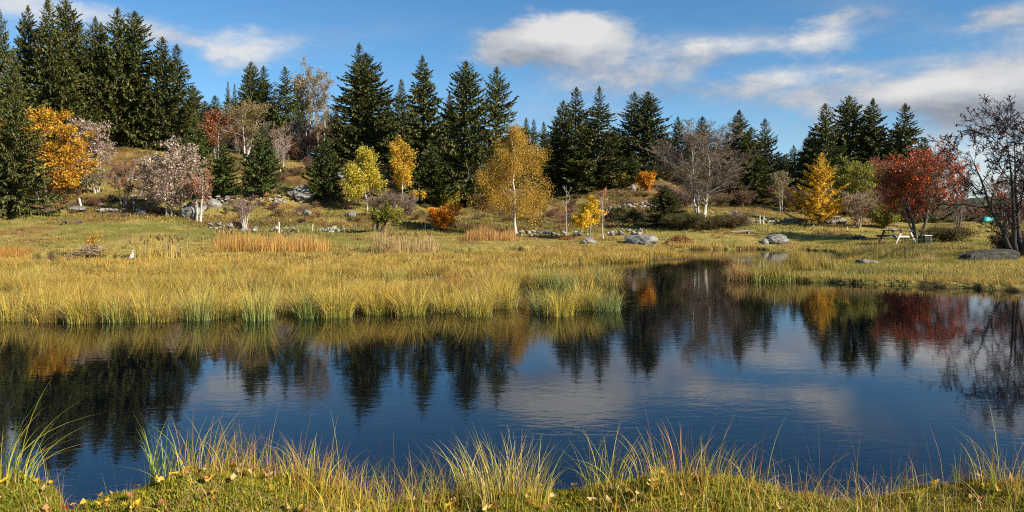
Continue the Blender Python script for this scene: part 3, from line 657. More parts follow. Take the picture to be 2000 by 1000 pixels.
tree('sapling_tree','thin olive leaved tree between the narrow spruce and the larch','young tree',1525,414,334,36,57,
 dict(stems=3,spread=.10,fork=.2,m=(12,7,5),ang=(38,40,40),ratio=(.32,.45,.45),up=(.4,.2,0),env=oval,r0=.07,rmin=.009),PALE,
 dict(n=1500,size=.15,cols=[(.22,.19,.06),(.28,.22,.08)],jit=.12,var=.25))
SPY=[spruce_meshes(31,9.,2.6,.10,[(.70,.44,.03),(.62,.35,.025),(.72,.51,.055),(.50,.28,.02)],-.06,.95,(.17,.12,.08),.12,1.,M_LEAF,.9,.12)]
spruce(1600,0,298,84,'golden larch with feathery branches in front of the dark spruce row',SPY,0,None,'larch','larch_tree',441)
tree('yellow_green_tree','yellow green leafy tree between the larch and the red rowan','tree',1668,0,314,74,59,
 dict(stems=3,spread=.16,fork=.2,m=(14,9,6),ang=(48,42,42),ratio=(.40,.45,.42),up=(.25,.1,0),env=oval,r0=.12),BROWN,
 dict(n=7500,size=.18,cols=[(.24,.24,.035),(.32,.29,.04),(.17,.18,.03)],jit=.18,var=.25,clump=2),D=74)
tree('bare_bush','leafless pinkish grey bush right of the larch foot','leafless bush',1676,446,372,64,60,
 dict(stems=9,spread=.28,fork=.12,m=(9,7,5,3),ang=(30,32,32,32),ratio=(.40,.45,.45,.5),up=(.35,.2,.1,.1),env=oval,levels=4,r0=.045,rmin=.010),dict(col=(.33,.25,.19),twig=(.33,.235,.165)))
tree('green_bush','green yellow leafy bush behind the picnic table','bush',1727,447,398,58,61,
 dict(stems=6,spread=.34,fork=.1,m=(11,8,5),ang=(45,42,40),ratio=(.42,.45,.42),up=(.2,.1,0),env=oval,r0=.05,rmin=.006),BROWN,
 dict(n=5000,size=.14,cols=[(.20,.22,.025),(.28,.26,.03),(.13,.15,.02)],jit=.13,var=.25))
tree('rowan_tree','red rowan with many dark stems and dense red crown beside the picnic table','rowan',1792,467,290,154,62,
 dict(stems=9,spread=.24,fork=.22,m=(12,9,7),ang=(38,40,40),ratio=(.44,.46,.46),up=(.25,.12,.05),trop=(.04,.02,0),env=oval,r0=.085,rmin=.010),dict(col=(.15,.125,.10),twig=(.15,.07,.055)),
 dict(n=5200,size=.12,cols=[(.44,.13,.035),(.32,.09,.035),(.46,.19,.045)],jit=.10,var=.3),
 berries=dict(n=5600,size=.10,cols=RED,jit=.07,mat=M_BERRY,clump=8,aspect=.9,tmin=.4,levels=1))
tree('bare_tree','thin twiggy tree with dull purple leaves behind the right side of the red rowan','tree',1872,0,332,50,63,
 dict(stems=4,spread=.2,fork=.2,m=(11,8,6),ang=(42,40,40),ratio=(.42,.46,.46),up=(.2,.1,0),env=oval,r0=.07,rmin=.010),dict(col=(.13,.10,.085),twig=(.13,.075,.06)),
 dict(n=50,size=.13,cols=[(.2,.06,.045)],jit=.1,var=.25),D=62)
tree('rowan_tree','big dark gnarled leafless rowan at the right edge','rowan',1990,0,166,292,64,
 dict(stems=5,spread=.24,fork=.15,m=(11,7,5,3),ang=(46,44,42,40),ratio=(.44,.46,.44,.45),up=(.15,.12,.1,.05),trop=(.03,.03,.03,0),gnarl=.24,env=lambda t:.8+.45*np.sin(np.pi*t),levels=4,r0=.13,rmin=.011),DARK,
 dict(n=1000,size=.12,cols=[(.035,.024,.018),(.05,.03,.022),(.15,.03,.02)],jit=.03,var=.25,clump=4,tmin=.5),D=33,
 berries=dict(n=60,size=.07,cols=RED,jit=.05,mat=M_BERRY,clump=6,aspect=.9,tmin=.4,levels=1))
tree('rowan_tree','low rowan shoots with red berries and orange leaves under the dark right edge tree','rowan',1968,0,336,84,65,
 dict(stems=7,spread=.3,fork=.2,m=(9,7,5),ang=(42,42,40),ratio=(.44,.46,.46),up=(.2,.1,0),env=oval,r0=.04,rmin=.007),dict(col=(.30,.26,.21),twig=(.14,.08,.06)),
 dict(n=240,size=.11,cols=[(.42,.16,.04),(.4,.22,.05),(.2,.07,.04)],jit=.08,var=.25),D=38,
 berries=dict(n=240,size=.08,cols=RED,jit=.05,mat=M_BERRY,clump=8,aspect=.9,tmin=.4,levels=1))
tree('yellow_sapling','tiny sapling with yellow leaves in the left meadow','sapling',184,494,456,28,66,
 dict(stems=4,spread=.2,fork=.2,m=(7,5,3),ang=(40,40,40),ratio=(.38,.45,.45),up=(.3,.1,0),env=oval,r0=.015,rmin=.004,levels=2),BROWN,
 dict(n=320,size=.085,cols=[(.66,.38,.02),(.6,.3,.02)],jit=.05,var=.2))
tree('small_tree','thin tree with rusty top at the edge of the left spruce stand','tree',205,278,214,44,67,
 dict(stems=3,spread=.12,fork=.3,m=(10,7,5),ang=(42,40,40),ratio=(.36,.45,.45),up=(.3,.1,0),env=oval,r0=.08,rmin=.012),GREY,
 dict(n=1600,size=.2,cols=[(.42,.20,.08),(.36,.22,.14),(.28,.15,.10)],jit=.15,var=.25))
tree('small_tree','many stemmed small tree with pale trunks under the pink whitebeam','tree',188,378,334,40,68,
 dict(stems=5,spread=.14,fork=.3,m=(8,6,4),ang=(40,40,40),ratio=(.32,.45,.45),up=(.3,.1,0),env=oval,r0=.07,rmin=.01),dict(col=(.46,.42,.36),twig=(.3,.24,.2)),
 dict(n=700,size=.17,cols=[(.12,.16,.03),(.3,.22,.14)],jit=.15,var=.25))
# hillside scrub: a few kinds of shrub, copied along the slope
def shrub_proto(seed,wood,leaves,H=3.,W=3.2,stems=6,levels=3):
    sk,rng=skeleton(seed,H,W,stems=stems,spread=.26,fork=.12,m=(9,7,5,3),ang=(38,38,38,34),ratio=(.42,.45,.45,.5),up=(.3,.15,.1,.1),trop=(.03,.02,0,0),env=oval,levels=levels,r0=.055,rmin=.012)
    return wood_mesh(sk,**wood),(leaf_mesh(sk,rng,**leaves) if leaves else None),H,W
SHB={'bare':[shrub_proto(s,dict(col=(.30,.24,.20),twig=c),None,levels=4) for s,c in((71,(.25,.18,.125)),(72,(.27,.18,.13)),(73,(.24,.19,.13)))],
 'brown':[shrub_proto(s,BROWN,dict(n=1700,size=.17,cols=c,jit=.18,var=.28)) for s,c in((74,[(.17,.095,.045),(.23,.13,.06)]),(75,[(.24,.17,.06),(.17,.14,.04)]),(76,[(.22,.08,.05),(.16,.08,.05)]))],
 'olive':[shrub_proto(s,BROWN,dict(n=2200,size=.17,cols=c,jit=.18,var=.28)) for s,c in((77,[(.10,.10,.025),(.15,.13,.03)]),(78,[(.30,.23,.04),(.22,.2,.04)]))]}
LAB={'bare':'leafless grey brown shrub among the scrub on the hillside','brown':'rusty brown shrub among the scrub on the hillside','olive':'olive green shrub among the scrub on the hillside'}
def shrub(kind,px,D,top,wpx,label=None):
    x,y,z=at(px,D); a=SHB[kind]; wd,lf,H,W=a[int(RNG.integers(len(a)))]
    h=max(CAMZ+(HZ-top)/F*y-z,.5); s=wpx/F*y/W
    t=thing('shrub',label or LAB[kind],'shrub',(x,y,z),RNG.uniform(0,6.28),(s,s,h/H),'scrub on the hillside')
    link('stems',wd,t)
    if lf: link('leaves',lf,t)
r_=random.Random(5)
for px in range(392,660,11):     # the brown scrub belt under the hilltop
    D=r_.uniform(92,112); g=HZ-(G((px-1000)/F*D,D)-CAMZ)/D*F
    shrub(r_.choice(['bare','bare','bare','brown']),px+r_.uniform(-6,6),D,g-r_.uniform(26,74),r_.uniform(36,58))
for px in range(405,1000,28):    # middle slope
    D=r_.uniform(80,96); g=HZ-(G((px-1000)/F*D,D)-CAMZ)/D*F
    shrub(r_.choice(['bare','brown','brown','olive']),px+r_.uniform(-8,8),D,g-r_.uniform(12,30),r_.uniform(24,44))
for px in range(1075,1560,16):   # dark scrub under the right spruces
    D=r_.uniform(86,108); g=HZ-(G((px-1000)/F*D,D)-CAMZ)/D*F
    shrub(r_.choice(['bare','brown','brown','olive']),px+r_.uniform(-8,8),D,g-r_.uniform(16,46),r_.uniform(30,52))
for px in range(1300,1470,16):
    D=r_.uniform(74,84); g=HZ-(G((px-1000)/F*D,D)-CAMZ)/D*F
    shrub(r_.choice(['bare','brown']),px+r_.uniform(-8,8),D,g-r_.uniform(20,50),r_.uniform(30,50))
for px in range(1535,1780,20):
    D=r_.uniform(78,88); g=HZ-(G((px-1000)/F*D,D)-CAMZ)/D*F
    shrub(r_.choice(['brown','bare','brown']),px+r_.uniform(-8,8),D,g-r_.uniform(30,64),r_.uniform(34,54))
for px,D,top,w in((760,69,372,74),(736,70,384,50),(795,71,378,44)): shrub('bare',px,D,top,w,'low leafless brown bush between the two yellow birches')
for px,D,top,w,k,l in((1905,100,398,50,'brown','brown hedge shrub beyond the grassy rise, left of the turquoise cover'),(1958,92,392,60,'brown','brown hedge shrub beyond the grassy rise, right of the turquoise cover'),(1868,98,404,50,'bare','leafless hedge shrub beyond the grassy rise by the red rowan'),(1992,84,398,60,'brown','brown hedge shrub behind the dark right edge tree'),(1932,110,402,50,'bare','leafless hedge shrub straight behind the turquoise cover'),(1838,90,402,60,'bare','leafless shrub just right of the red rowan stems')):
    shrub(k,px,D,top,w,l)
spruce(1888,100,390,24,'small dark round conifer beyond the grassy rise right of the red rowan',SPG,0)
for i in range(150):
    px=r_.uniform(60,1330); py=r_.uniform(372,438) if px<1000 else r_.uniform(380,440)
    x,y,z=foot(px,py,52); k=r_.choice(['brown','brown','olive','brown','bare']); a=SHB[k]; wd,lf,H,W=a[r_.randrange(len(a))]; w_=r_.uniform(10,26)/F*y; h_=r_.uniform(.3,.75)
    t=thing('shrub','knee high '+{'brown':'rusty brown','olive':'olive green','bare':'leafless grey'}[k]+' heath shrub low on the meadow slope','shrub',(x,y,z-.05),r_.uniform(0,6.28),(w_/W,w_/W,h_/H),'low heath shrubs on the slope')
    link('stems',wd,t)
    if lf: link('leaves',lf,t)
def juniper(px,fp,top,wpx,seed,label,cols):
    tree('juniper_bush',label,'juniper',px,fp,top,wpx,seed,dict(stems=10,spread=.7,fork=.08,m=(9,7,4),ang=(45,42,40),ratio=(.42,.45,.42),up=(.2,.15,.1),env=oval,r0=.04,rmin=.006),BROWN,
     dict(n=6500,size=.13,cols=cols,jit=.11,aspect=.3,var=.3))
JC=[(.055,.06,.016),(.09,.085,.02),(.12,.10,.025)]
juniper(1330,448,418,74,81,'low dark juniper bush at the left end under the leafless tree',JC)
juniper(1378,449,420,84,82,'low dark juniper bush under the trunks of the big leafless tree',JC)
juniper(1420,446,424,70,83,'low juniper bush with brown bracken next to the brush pile',[(.09,.06,.02),(.13,.08,.03),(.10,.09,.02)])
juniper(1980,496,458,70,84,'dark heather bush at the foot of the dark right edge tree',[(.045,.03,.018),(.07,.045,.02),(.09,.06,.02)])
juniper(1850,472,446,90,85,'low green brown heather right of the red rowan',[(.10,.085,.02),(.13,.11,.025),(.08,.06,.02)])

# ------------------------------------------------------------------ stones
import bmesh
def rock_mesh(seed,name='rock',sub=4,tone=(.17,.16,.145),cuts=10,box=0.,lumps=3):
    """broken field stone: lumps pushed together, cut by planes and roughened"""
    bm=bmesh.new(); bmesh.ops.create_icosphere(bm,subdivisions=sub,radius=1)
    V=np.array([v.co[:] for v in bm.verts]); rng=np.random.default_rng(seed); D0=nrm(V)
    if box: V=np.sign(V)*np.abs(V)**(1-box); V=V/np.abs(V).max()
    else:
        r=np.full(len(V),.55)
        for i in range(lumps):     # support of several balls, so the outline is not an egg
            c=rng.normal(size=3)*np.array([.42,.35,.22]); rad=rng.uniform(.34,.60); bq=D0@c; disc=bq*bq-(c@c-rad*rad); r=np.maximum(r*.97,np.where(disc>0,bq+np.sqrt(np.maximum(disc,0)),0))
        V=D0*r[:,None]; V=V/np.abs(V).max(0)
    for i in range(cuts):
        n=nrm(rng.normal(size=3)); c=rng.uniform(.55,.85); q=V@n; V=V-np.maximum(q-c,0)[:,None]*n*.95
    d=np.zeros(len(V))
    for sc,am in((1.6,.22),(3.7,.16),(8.5,.09)):
        d+=am*(vnoise(V[:,0]*sc+seed*3.1+V[:,2]*sc*.7,V[:,1]*sc-V[:,2]*sc*.9+seed)-.5)
    d-=.10*np.exp(-((vnoise(V[:,0]*2.2+V[:,2]+seed,V[:,1]*2.2-V[:,2]*1.3)-.5)/.035)**2)      # cracks
    V=V*(1+d)[:,None]
    F3=np.array([[v.index for v in f.verts] for f in bm.faces]); bm.free()
    return mesh_np(name,V,None,F3,tone,M_ROCK,False)
ROCKS=[rock_mesh(i,'rock',3 if i>5 else 5) for i in range(10)]
ROCKS.append(rock_mesh(57,'dome',5,(.15,.14,.12),3,0,1))
ROCKS.append(rock_mesh(55,'slab',5,(.055,.05,.043),3,.55)); ROCKS[-1].materials.clear(); ROCKS[-1].materials.append(solid_material('dark_slab',4,.5,.9,.05,(1,1,1),(.14,.135,.12),3,.56,.7))
def boulder(px,fp,wpx,hpx,label,k,name='boulder',cat='boulder',depth=.8,D=None,sink=.25,group=None,rz=None):
    x,y,z=foot(px,fp) if D is None else at(px,D)
    w=wpx/F*y; h=hpx/F*y
    o=link(name,ROCKS[k],None,(x,y,z+h*(.5-sink)),RNG.uniform(-.5,.5) if rz is None else rz,(w/1.75,w/1.75*depth,h/1.05)); return tag(o,label,cat,group)
for px,fp,w,h,lab,k in [(590,392,62,28,'large grey lichen boulder beside the twin trunked young spruce',0),(640,388,20,24,'grey standing rock right of the twin trunked young spruce',1),
 (372,424,46,26,'dark topped rounded boulder behind the rowan trunk',10),(1262,476,84,20,'wide flat lichen boulder at the far pond edge',4),
 (1148,476,32,10,'small pale boulder at the foot of the small yellow birch',5),(1516,476,52,15,'smooth pale boulder on the far right shore',10),(1493,478,16,12,'small round stone touching the pale shore boulder',1),
 (270,418,26,12,'pale rock at the foot of the right white post of the left meadow',3),(685,424,18,10,'single pale stone in the grass below the left slope birch',5),(662,352,26,16,'grey rock on the slope below the broadest spruce',1),
 (770,248,34,16,'bare rock outcrop between the broad spruce and the slim spruce',0),(1236,372,12,12,'pointed grey rock beside the small green slope spruce',1),(1560,436,60,12,'low grey rock shelf left of the larch foot',4),(1630,436,60,14,'grey mossy rock right behind the larch foot',0),
 (1690,530,40,10,'low lichen stone half sunk in the grass of the right spit',3),(1742,451,24,5,'pale stones heap left behind the picnic table',5),(598,420,20,12,'pale split stone in the middle of the meadow slope',3),(146,411,36,7,'flat pale stones below the left white post',5),(415,405,30,14,'pale wall rock at the foot of the young green spruces',1)]:
    boulder(px,fp,w,h,lab,k)
boulder(1930,508,92,15,'long flat dark stone slab on the grass at the right',11,depth=.40,rz=.05,sink=.1)
# loose stones on the slope
r_=random.Random(9); cl=[(440,395,30,14),(520,392,50,14),(470,396,40,8),(540,352,60,18),(700,395,90,20),(820,330,60,20),(1240,400,60,14),(1200,395,50,10),(1290,405,40,10),(390,400,40,8),(640,420,90,20),(300,385,70,14),(215,405,50,5),(1100,425,40,8),(560,385,40,16),(1560,438,70,4),(1650,440,40,5)]
for i in range(95):
    cx,cy,a,b=r_.choice(cl); px=cx+r_.gauss(0,a*.6);py=cy+r_.gauss(0,b*.6); x,y,z=foot(px,py,44); s=r_.choice([.12,.15,.18,.24,.34])*r_.uniform(.7,1.1)
    o=link('loose_stone',ROCKS[6+i%4],None,(x,y,z+s*.08),r_.uniform(0,6),(s,s*r_.uniform(.7,1),s*r_.uniform(.5,.9))); tag(o,'pale loose stone lying in the slope grass among others','stone','loose stones on the slope')
def stone_wall(pts,label,h=.55,n=None,seed=0):
    """a tumbled row of field stones along pixel points"""
    rng=np.random.default_rng(seed); P=np.array([foot(*p,44) for p in pts]); g=Geo()
    L=np.concatenate([[0],np.cumsum(np.hypot(*np.diff(P[:,:2],axis=0).T))]); tot=L[-1]; c=P.mean(0)
    n=n or int(tot/.13); s=np.sort(rng.uniform(0,tot,n))
    base=[]
    for r in ROCKS[6:]:
        v=np.empty(len(r.vertices)*3,np.float32); r.vertices.foreach_get('co',v); f=np.empty(len(r.polygons)*3,np.int32); r.polygons.foreach_get('vertices',f); base.append((v.reshape(-1,3),f.reshape(-1,3)))
    for q in s:
        x=np.interp(q,L,P[:,0]);y=np.interp(q,L,P[:,1])+rng.normal()*.18
        z=G(x,y); sz=rng.uniform(.09,.23); zz=z+sz*.4+rng.random()**2*h*(.4+.6*vnoise(np.array([q*.6]),np.array([seed*1.])) [0])
        v,f=base[rng.integers(len(base))]; a=rng.uniform(0,6.28); ca,sa=math.cos(a),math.sin(a)
        vv=v*np.array([sz,sz*.8,sz*.65])@np.array([[ca,-sa,0],[sa,ca,0],[0,0,1]]).T+np.array([x,y,zz])-c
        g.add(vv,None,f,np.array((.24,.23,.21))*rng.uniform(.55,1.5))
    o=link('stone_wall',g.mesh('stone_wall',M_ROCK),None,tuple(c)); tag(o,label,'stone wall','tumbled dry stone walls')
stone_wall([(402,446),(430,448),(470,452),(503,452)],'tumbled stone wall below the dark topped boulder',seed=1)
stone_wall([(528,453),(560,453),(585,454)],'short stone wall remnant at the foot of the white post',.4,seed=2)
stone_wall([(618,452),(650,453),(692,453)],'low stone wall remnant left of the stunted leaning tree',.4,seed=3)
stone_wall([(190,412),(235,414),(255,414)],'short row of pale stones between the two white posts',.3,14,seed=4)
stone_wall([(1010,463),(1060,461),(1110,461),(1150,460)],'low stone wall right of the big golden birch',.35,seed=5)
stone_wall([(1186,461),(1215,459),(1262,458)],'dark stone wall behind the wide flat lichen boulder',.6,seed=6)
stone_wall([(1190,412),(1230,406),(1275,404),(1310,412)],'broken stone wall on the upper middle slope',.5,seed=7)
stone_wall([(400,402),(440,398),(480,396)],'pale rubble wall under the young green spruces',.7,seed=8)
stone_wall([(490,392),(520,396),(555,398)],'scattered rubble wall right of the slender leafless tree',.5,24,seed=9)
stone_wall([(1470,436),(1500,436),(1520,437)],'short grey stone wall right of the brush pile',.4,seed=10)
stone_wall([(255,385),(300,388),(330,390)],'low stone row behind the pale pink whitebeam',.35,22,seed=11)

# ------------------------------------------------------------------ man made things
def post(px,fp,hpx,label,col=(.62,.60,.55),lean=0.,r=.05,two=False):
    x,y,z=foot(px,fp,44); h=hpx/F*y
    rng=np.random.default_rng(int(px)); s=np.linspace(0,1,6)
    P=np.stack([lean*h*s,rng.normal(size=6)*.006,-.3*(s==0)+h*s],1)[None]
    v,q=tubes(P,(r*(1-.12*s))[None]*(1+rng.normal(size=(1,6))*.05),8); g=Geo(); g.add(v,q,None,col)
    n=8; top=np.arange(len(v)-n,len(v)); tip=np.array([[lean*h,0,h+r*.35]]); vv=np.concatenate([v[top],tip]); g.add(vv,None,[[i,(i+1)%n,n] for i in range(n)],np.array(col)*.8)
    o=link('fence_post',g.mesh('fence_post',M_PAINT),None,(x,y,z)); return tag(o,label,'post','old fence posts')
post(158,404,15,'white post leaning left in the left meadow',lean=-.22,r=.085)
post(261,410,16,'upright white post standing on a pale rock',r=.075)
post(545,455,21,'thin white post in the stone wall remnant',r=.06)
post(610,452,13,'short pale post left of the low stone wall',(.45,.42,.36),.05,.06)
post(692,450,10,'thin dark post stub near the stone wall end',(.16,.13,.10),0,.04)
post(728,452,15,'grey post left of the stunted leaning tree',(.22,.19,.15),.03,.055)
post(831,447,12,'short pale post left of the orange bush',(.50,.47,.42),0,.06)
post(843,445,13,'grey post touching the left side of the orange bush',(.34,.30,.26),0,.06)
post(1484,438,16,'white post at the right of the brush pile, left of two',(.60,.58,.54),0,.055)
post(1491,438,15,'white post at the right of the brush pile, right of two',(.60,.58,.54),.05,.055)
post(1655,451,7,'tiny white stub post right of the larch',r=.05)

def bench(px,fp,wpx,hpx,label,col,rz=0.,tilt=0.,name='bench',block=(.07,.05,.035)):
    x,y,z=foot(px,fp,44); w=wpx/F*y; h=max(hpx/F*y,.2)
    t=thing(name,label,'bench',(x,y,z),rz)
    g=Geo(); g.box((0,0,h-.03),(w,.34,.07),0,col,0,tilt); link('seat',g.mesh('bench_seat',M_WOOD),t)
    for sx in(-1,1):
        g=Geo(); g.box((sx*w*.36,0,h/2-.1-tilt*sx*w*.36),(.2,.3,h-.07+.15),0,block); link('leg',g.mesh('bench_leg',M_WOOD),t)
bench(140,438,40,7,'low dark wooden bench alone in the left meadow',(.11,.09,.07),.06)
bench(1447,457,42,6,'grey weathered plank bench below the brush pile',(.20,.19,.17),-.05,-.04,block=(.12,.11,.10))

def picnic_table():
    x,y,z=foot(1752,474,36)
    t=thing('picnic_table','old wooden picnic table with white end frame in front of the red rowan','picnic table',(x,y,z),R(37))
    dark=(.085,.072,.062);wht=(.37,.355,.32)  # near end frame gets a much paler colour than the other parts
    # length along local x (near end = -x ... the white frame faces the camera)
    g=Geo()
    for i in range(5): g.box((0,-.33+i*.165,.74),(2.0,.15,.045),0,np.array(dark)*RNG.uniform(.8,1.25))
    link('table_top',g.mesh('table_top',M_WOOD),t)
    for sy in(-1,1):
        g=Geo()
        for i in(-.5,.5): g.box((0,sy*.70+i*.15,.45),(2.0,.14,.045),0,np.array(dark)*RNG.uniform(.8,1.3))
        link('bench_seat',g.mesh('bench_seat',M_WOOD),t)
    for sx,c in((1,dark),(-1,wht)):
        fr=Geo(); fr.box((sx*.78,0,.40),(.06,1.62,.11),0,c); 
        o=link('crossbeam',fr.mesh('crossbeam',M_PAINT if c is wht else M_WOOD),t)
        if c is wht: o['label']='white crossbeam'
        for sy in(-1,1):
            g=Geo(); g.box((sx*.845,sy*.47,.34),(.06,.11,.84),0,c,sy*R(27)); o=link('leg',g.mesh('table_leg',M_PAINT if c is wht else M_WOOD),t)
            if c is wht: o['label']='white leg'
    return t
pt=picnic_table(); pt.rotation_euler=(0,0,R(98))
def litter_bin():
    x,y,z=foot(1806,476,36); t=thing('litter_bin','dark slatted box bin with pale top rail right of the picnic table','bin',(x,y,z),R(20))
    w=.46;h=.50
    for k in range(4):
        g=Geo(); a=k*math.pi/2; ca,sa=math.cos(a),math.sin(a)
        for i in range(6): g.box((ca*w/2,sa*w/2,.05+i*.078),(.025,w*.94,.06),a,(.028,.032,.03))
        link('slatted_side',g.mesh('slatted_side',M_WOOD),t)
        b=a+math.pi/4; g=Geo(); g.box((math.cos(b)*w*.70,math.sin(b)*w*.70,h/2),(.05,.05,h+.06),b,(.12,.12,.115)); link('corner_post',g.mesh('corner_post',M_PAINT),t)
    g=Geo(); g.box((.0,-w*.56,h-.02),(w*1.25,.035,.035),0,(.45,.45,.42)); link('top_rail',g.mesh('top_rail',M_PAINT),t)
litter_bin()
def tarp():
    x,y,z=at(1930,73.5); g=Geo(); n=15;m=9
    u,v=np.meshgrid(np.linspace(-1,1,n),np.linspace(-1,1,m)); hgt=(1-np.abs(u)**4)*(1-np.abs(v)**4)*.38*(.8+.4*fbm(u*2+5,v*2,3))
    V=np.stack([u*.66+(fbm(u*3,v*3+9,2)-.5)*.08,v*.4,hgt-.03],-1).reshape(-1,3); i=np.arange(n*m).reshape(m,n)
    Q=np.stack([i[:-1,:-1],i[:-1,1:],i[1:,1:],i[1:,:-1]],-1).reshape(-1,4); g.add(V,Q,None,(.02,.36,.32))
    o=link('tarpaulin_heap',g.mesh('tarpaulin_heap',M_TARP),None,(x,y,z)); tag(o,'small heap under a turquoise tarpaulin on the grassy rise','covered heap')
tarp()
def egret():
    x,y,z=wl(258,513)[0],wl(258,513)[1],0
    t=thing('egret','white egret standing upright among reeds at the pond edge','egret',(x,y,z),R(-20),(1.0,1.0,1.0))
    pts=np.array([(-.20,.12),(-.15,.155),(-.10,.20),(-.045,.25),(.0,.30),(.03,.345),(.04,.385),(.036,.42),(.022,.45),(.012,.475),(.015,.50),(.035,.515),(.06,.512),(.078,.505)])
    rad=np.array([.008,.032,.058,.078,.076,.058,.036,.025,.021,.020,.023,.028,.021,.008])
    P=np.stack([pts[:,0],np.zeros(len(pts)),pts[:,1]],1)[None]
    v,q=tubes(P,rad[None],12); g=Geo(); g.add(v,q,None,(.82,.82,.80)); link('body',g.mesh('egret_body',M_FEATHER,True),t)
    P=np.array([[[.07,0,.508],[.105,0,.498],[.145,0,.486]]]); v,q=tubes(P,np.array([[.011,.007,.001]]),6); g=Geo(); g.add(v,q,None,(.55,.42,.10)); link('beak',g.mesh('egret_beak',M_PAINT,True),t)
    for s in(-1,1):
        P=np.array([[[-.03,s*.025,.22],[-.02,s*.028,.10],[-.035,s*.028,.0],[-.03,s*.028,-.2]]]); v,q=tubes(P,np.array([[.014,.007,.006,.006]]),6); g=Geo(); g.add(v,q,None,(.05,.045,.04)); link('leg',g.mesh('egret_leg',M_PAINT,True),t)
        P=np.array([[[.02,s*.055,.31],[-.05,s*.070,.25],[-.13,s*.052,.17],[-.21,s*.02,.10]]]); v,q=tubes(P,np.array([[.012,.036,.028,.004]]),8); g=Geo(); g.add(v*np.array([1,.8,1]),q,None,(.78,.78,.77)); link('wing',g.mesh('egret_wing',M_FEATHER,True),t)
    for s in(-1,1):
        P=np.array([[[.040,s*.020,.520],[.044,s*.0255,.520],[.048,s*.020,.520]]]); v,q=tubes(P,np.array([[.001,.004,.001]]),6); g=Geo(); g.add(v,q,None,(.02,.02,.02)); link('eye',g.mesh('egret_eye',M_PAINT,True),t)
egret()
def stick_heap(px,fp,wpx,hpx,label,name,cols,n,cat,seed,thick=.018,ln=1.0,core=(.1,.07,.05)):
    rng=np.random.default_rng(seed); x,y,z=foot(px,fp,30); w=wpx/F*y/2; h=hpx/F*y
    a=rng.uniform(0,6.28,n); rr=np.sqrt(rng.random(n)); zz=h*(1-rr**2)*rng.uniform(.55,1,n)
    c=np.stack([np.cos(a)*rr*w,np.sin(a)*rr*w*.6,zz],1); d=nrm(np.stack([rng.normal(size=n),rng.normal(size=n)*.6,rng.normal(size=n)*.25-.1*0],1)); l=rng.uniform(.4,1,n)*ln
    P=np.stack([c-d*l[:,None]*.5,c+rng.normal(size=(n,3))*.04,c+d*l[:,None]*.5],1); v,q=tubes(P,np.tile([1,.9,.5],(n,1))*thick*rng.uniform(.5,1.3,(n,1)),4)
    g=Geo(); g.add(v,q,None,np.repeat(pal(rng,n,cols,None,.25),12,0))
    s=np.linspace(0,2*np.pi,25)[:-1]; rings=[]
    for k in range(5): f=k/4; rings.append(np.stack([np.cos(s)*w*.92*(1-f),np.sin(s)*w*.55*(1-f),np.full(24,h*.72*(1-(1-f)**2)-.05*(k==0))+rng.normal(size=24)*.03],1))
    V=np.concatenate(rings); i=np.arange(120).reshape(5,24); nx=np.roll(i,-1,1); g.add(V,np.stack([i[:-1],nx[:-1],nx[1:],i[1:]],-1).reshape(-1,4),None,core)
    o=link(name,g.mesh(name,M_DRY),None,(x,y,z)); tag(o,label,cat)
stick_heap(1437,440,60,26,'pile of cut grey branches beside the big leafless tree','brush_pile',[(.24,.18,.15),(.32,.25,.21),(.15,.11,.09)],420,'brush pile',1,.022,1.0,(.07,.05,.04))
stick_heap(180,506,52,18,'rounded heap of cut straw reeds near the left shore','reed_heap',[(.34,.25,.13),(.27,.18,.09),(.42,.33,.2)],900,'reed heap',2,.010,.5,(.2,.14,.07))
stick_heap(150,506,40,11,'lower heap of cut straw reeds left of the rounded one','reed_heap',[(.34,.25,.13),(.27,.18,.09)],500,'reed heap',3,.010,.5,(.2,.14,.07))
stick_heap(325,498,48,18,'heap of cut straw reeds behind the cattails right of the egret','reed_heap',[(.34,.26,.15),(.30,.2,.1)],800,'reed heap',4,.010,.5,(.2,.14,.07))
stick_heap(1328,478,60,18,'russet mound of dry bracken on the far shore','bracken_mound',[(.30,.13,.04),(.22,.10,.035),(.36,.22,.07)],900,'bracken mound',5,.012,.5,(.14,.07,.03))
stick_heap(465,446,56,14,'pinkish brown heap of dead heather above the stone wall','heather_heap',[(.27,.17,.11),(.2,.12,.08)],700,'heather heap',6,.012,.5,(.14,.09,.06))
stick_heap(1675,466,34,5,'small pile of dark sticks on the lawn left of the picnic table','stick_pile',[(.12,.10,.08),(.2,.17,.14)],60,'stick pile',7,.03,.6,(.06,.05,.04))

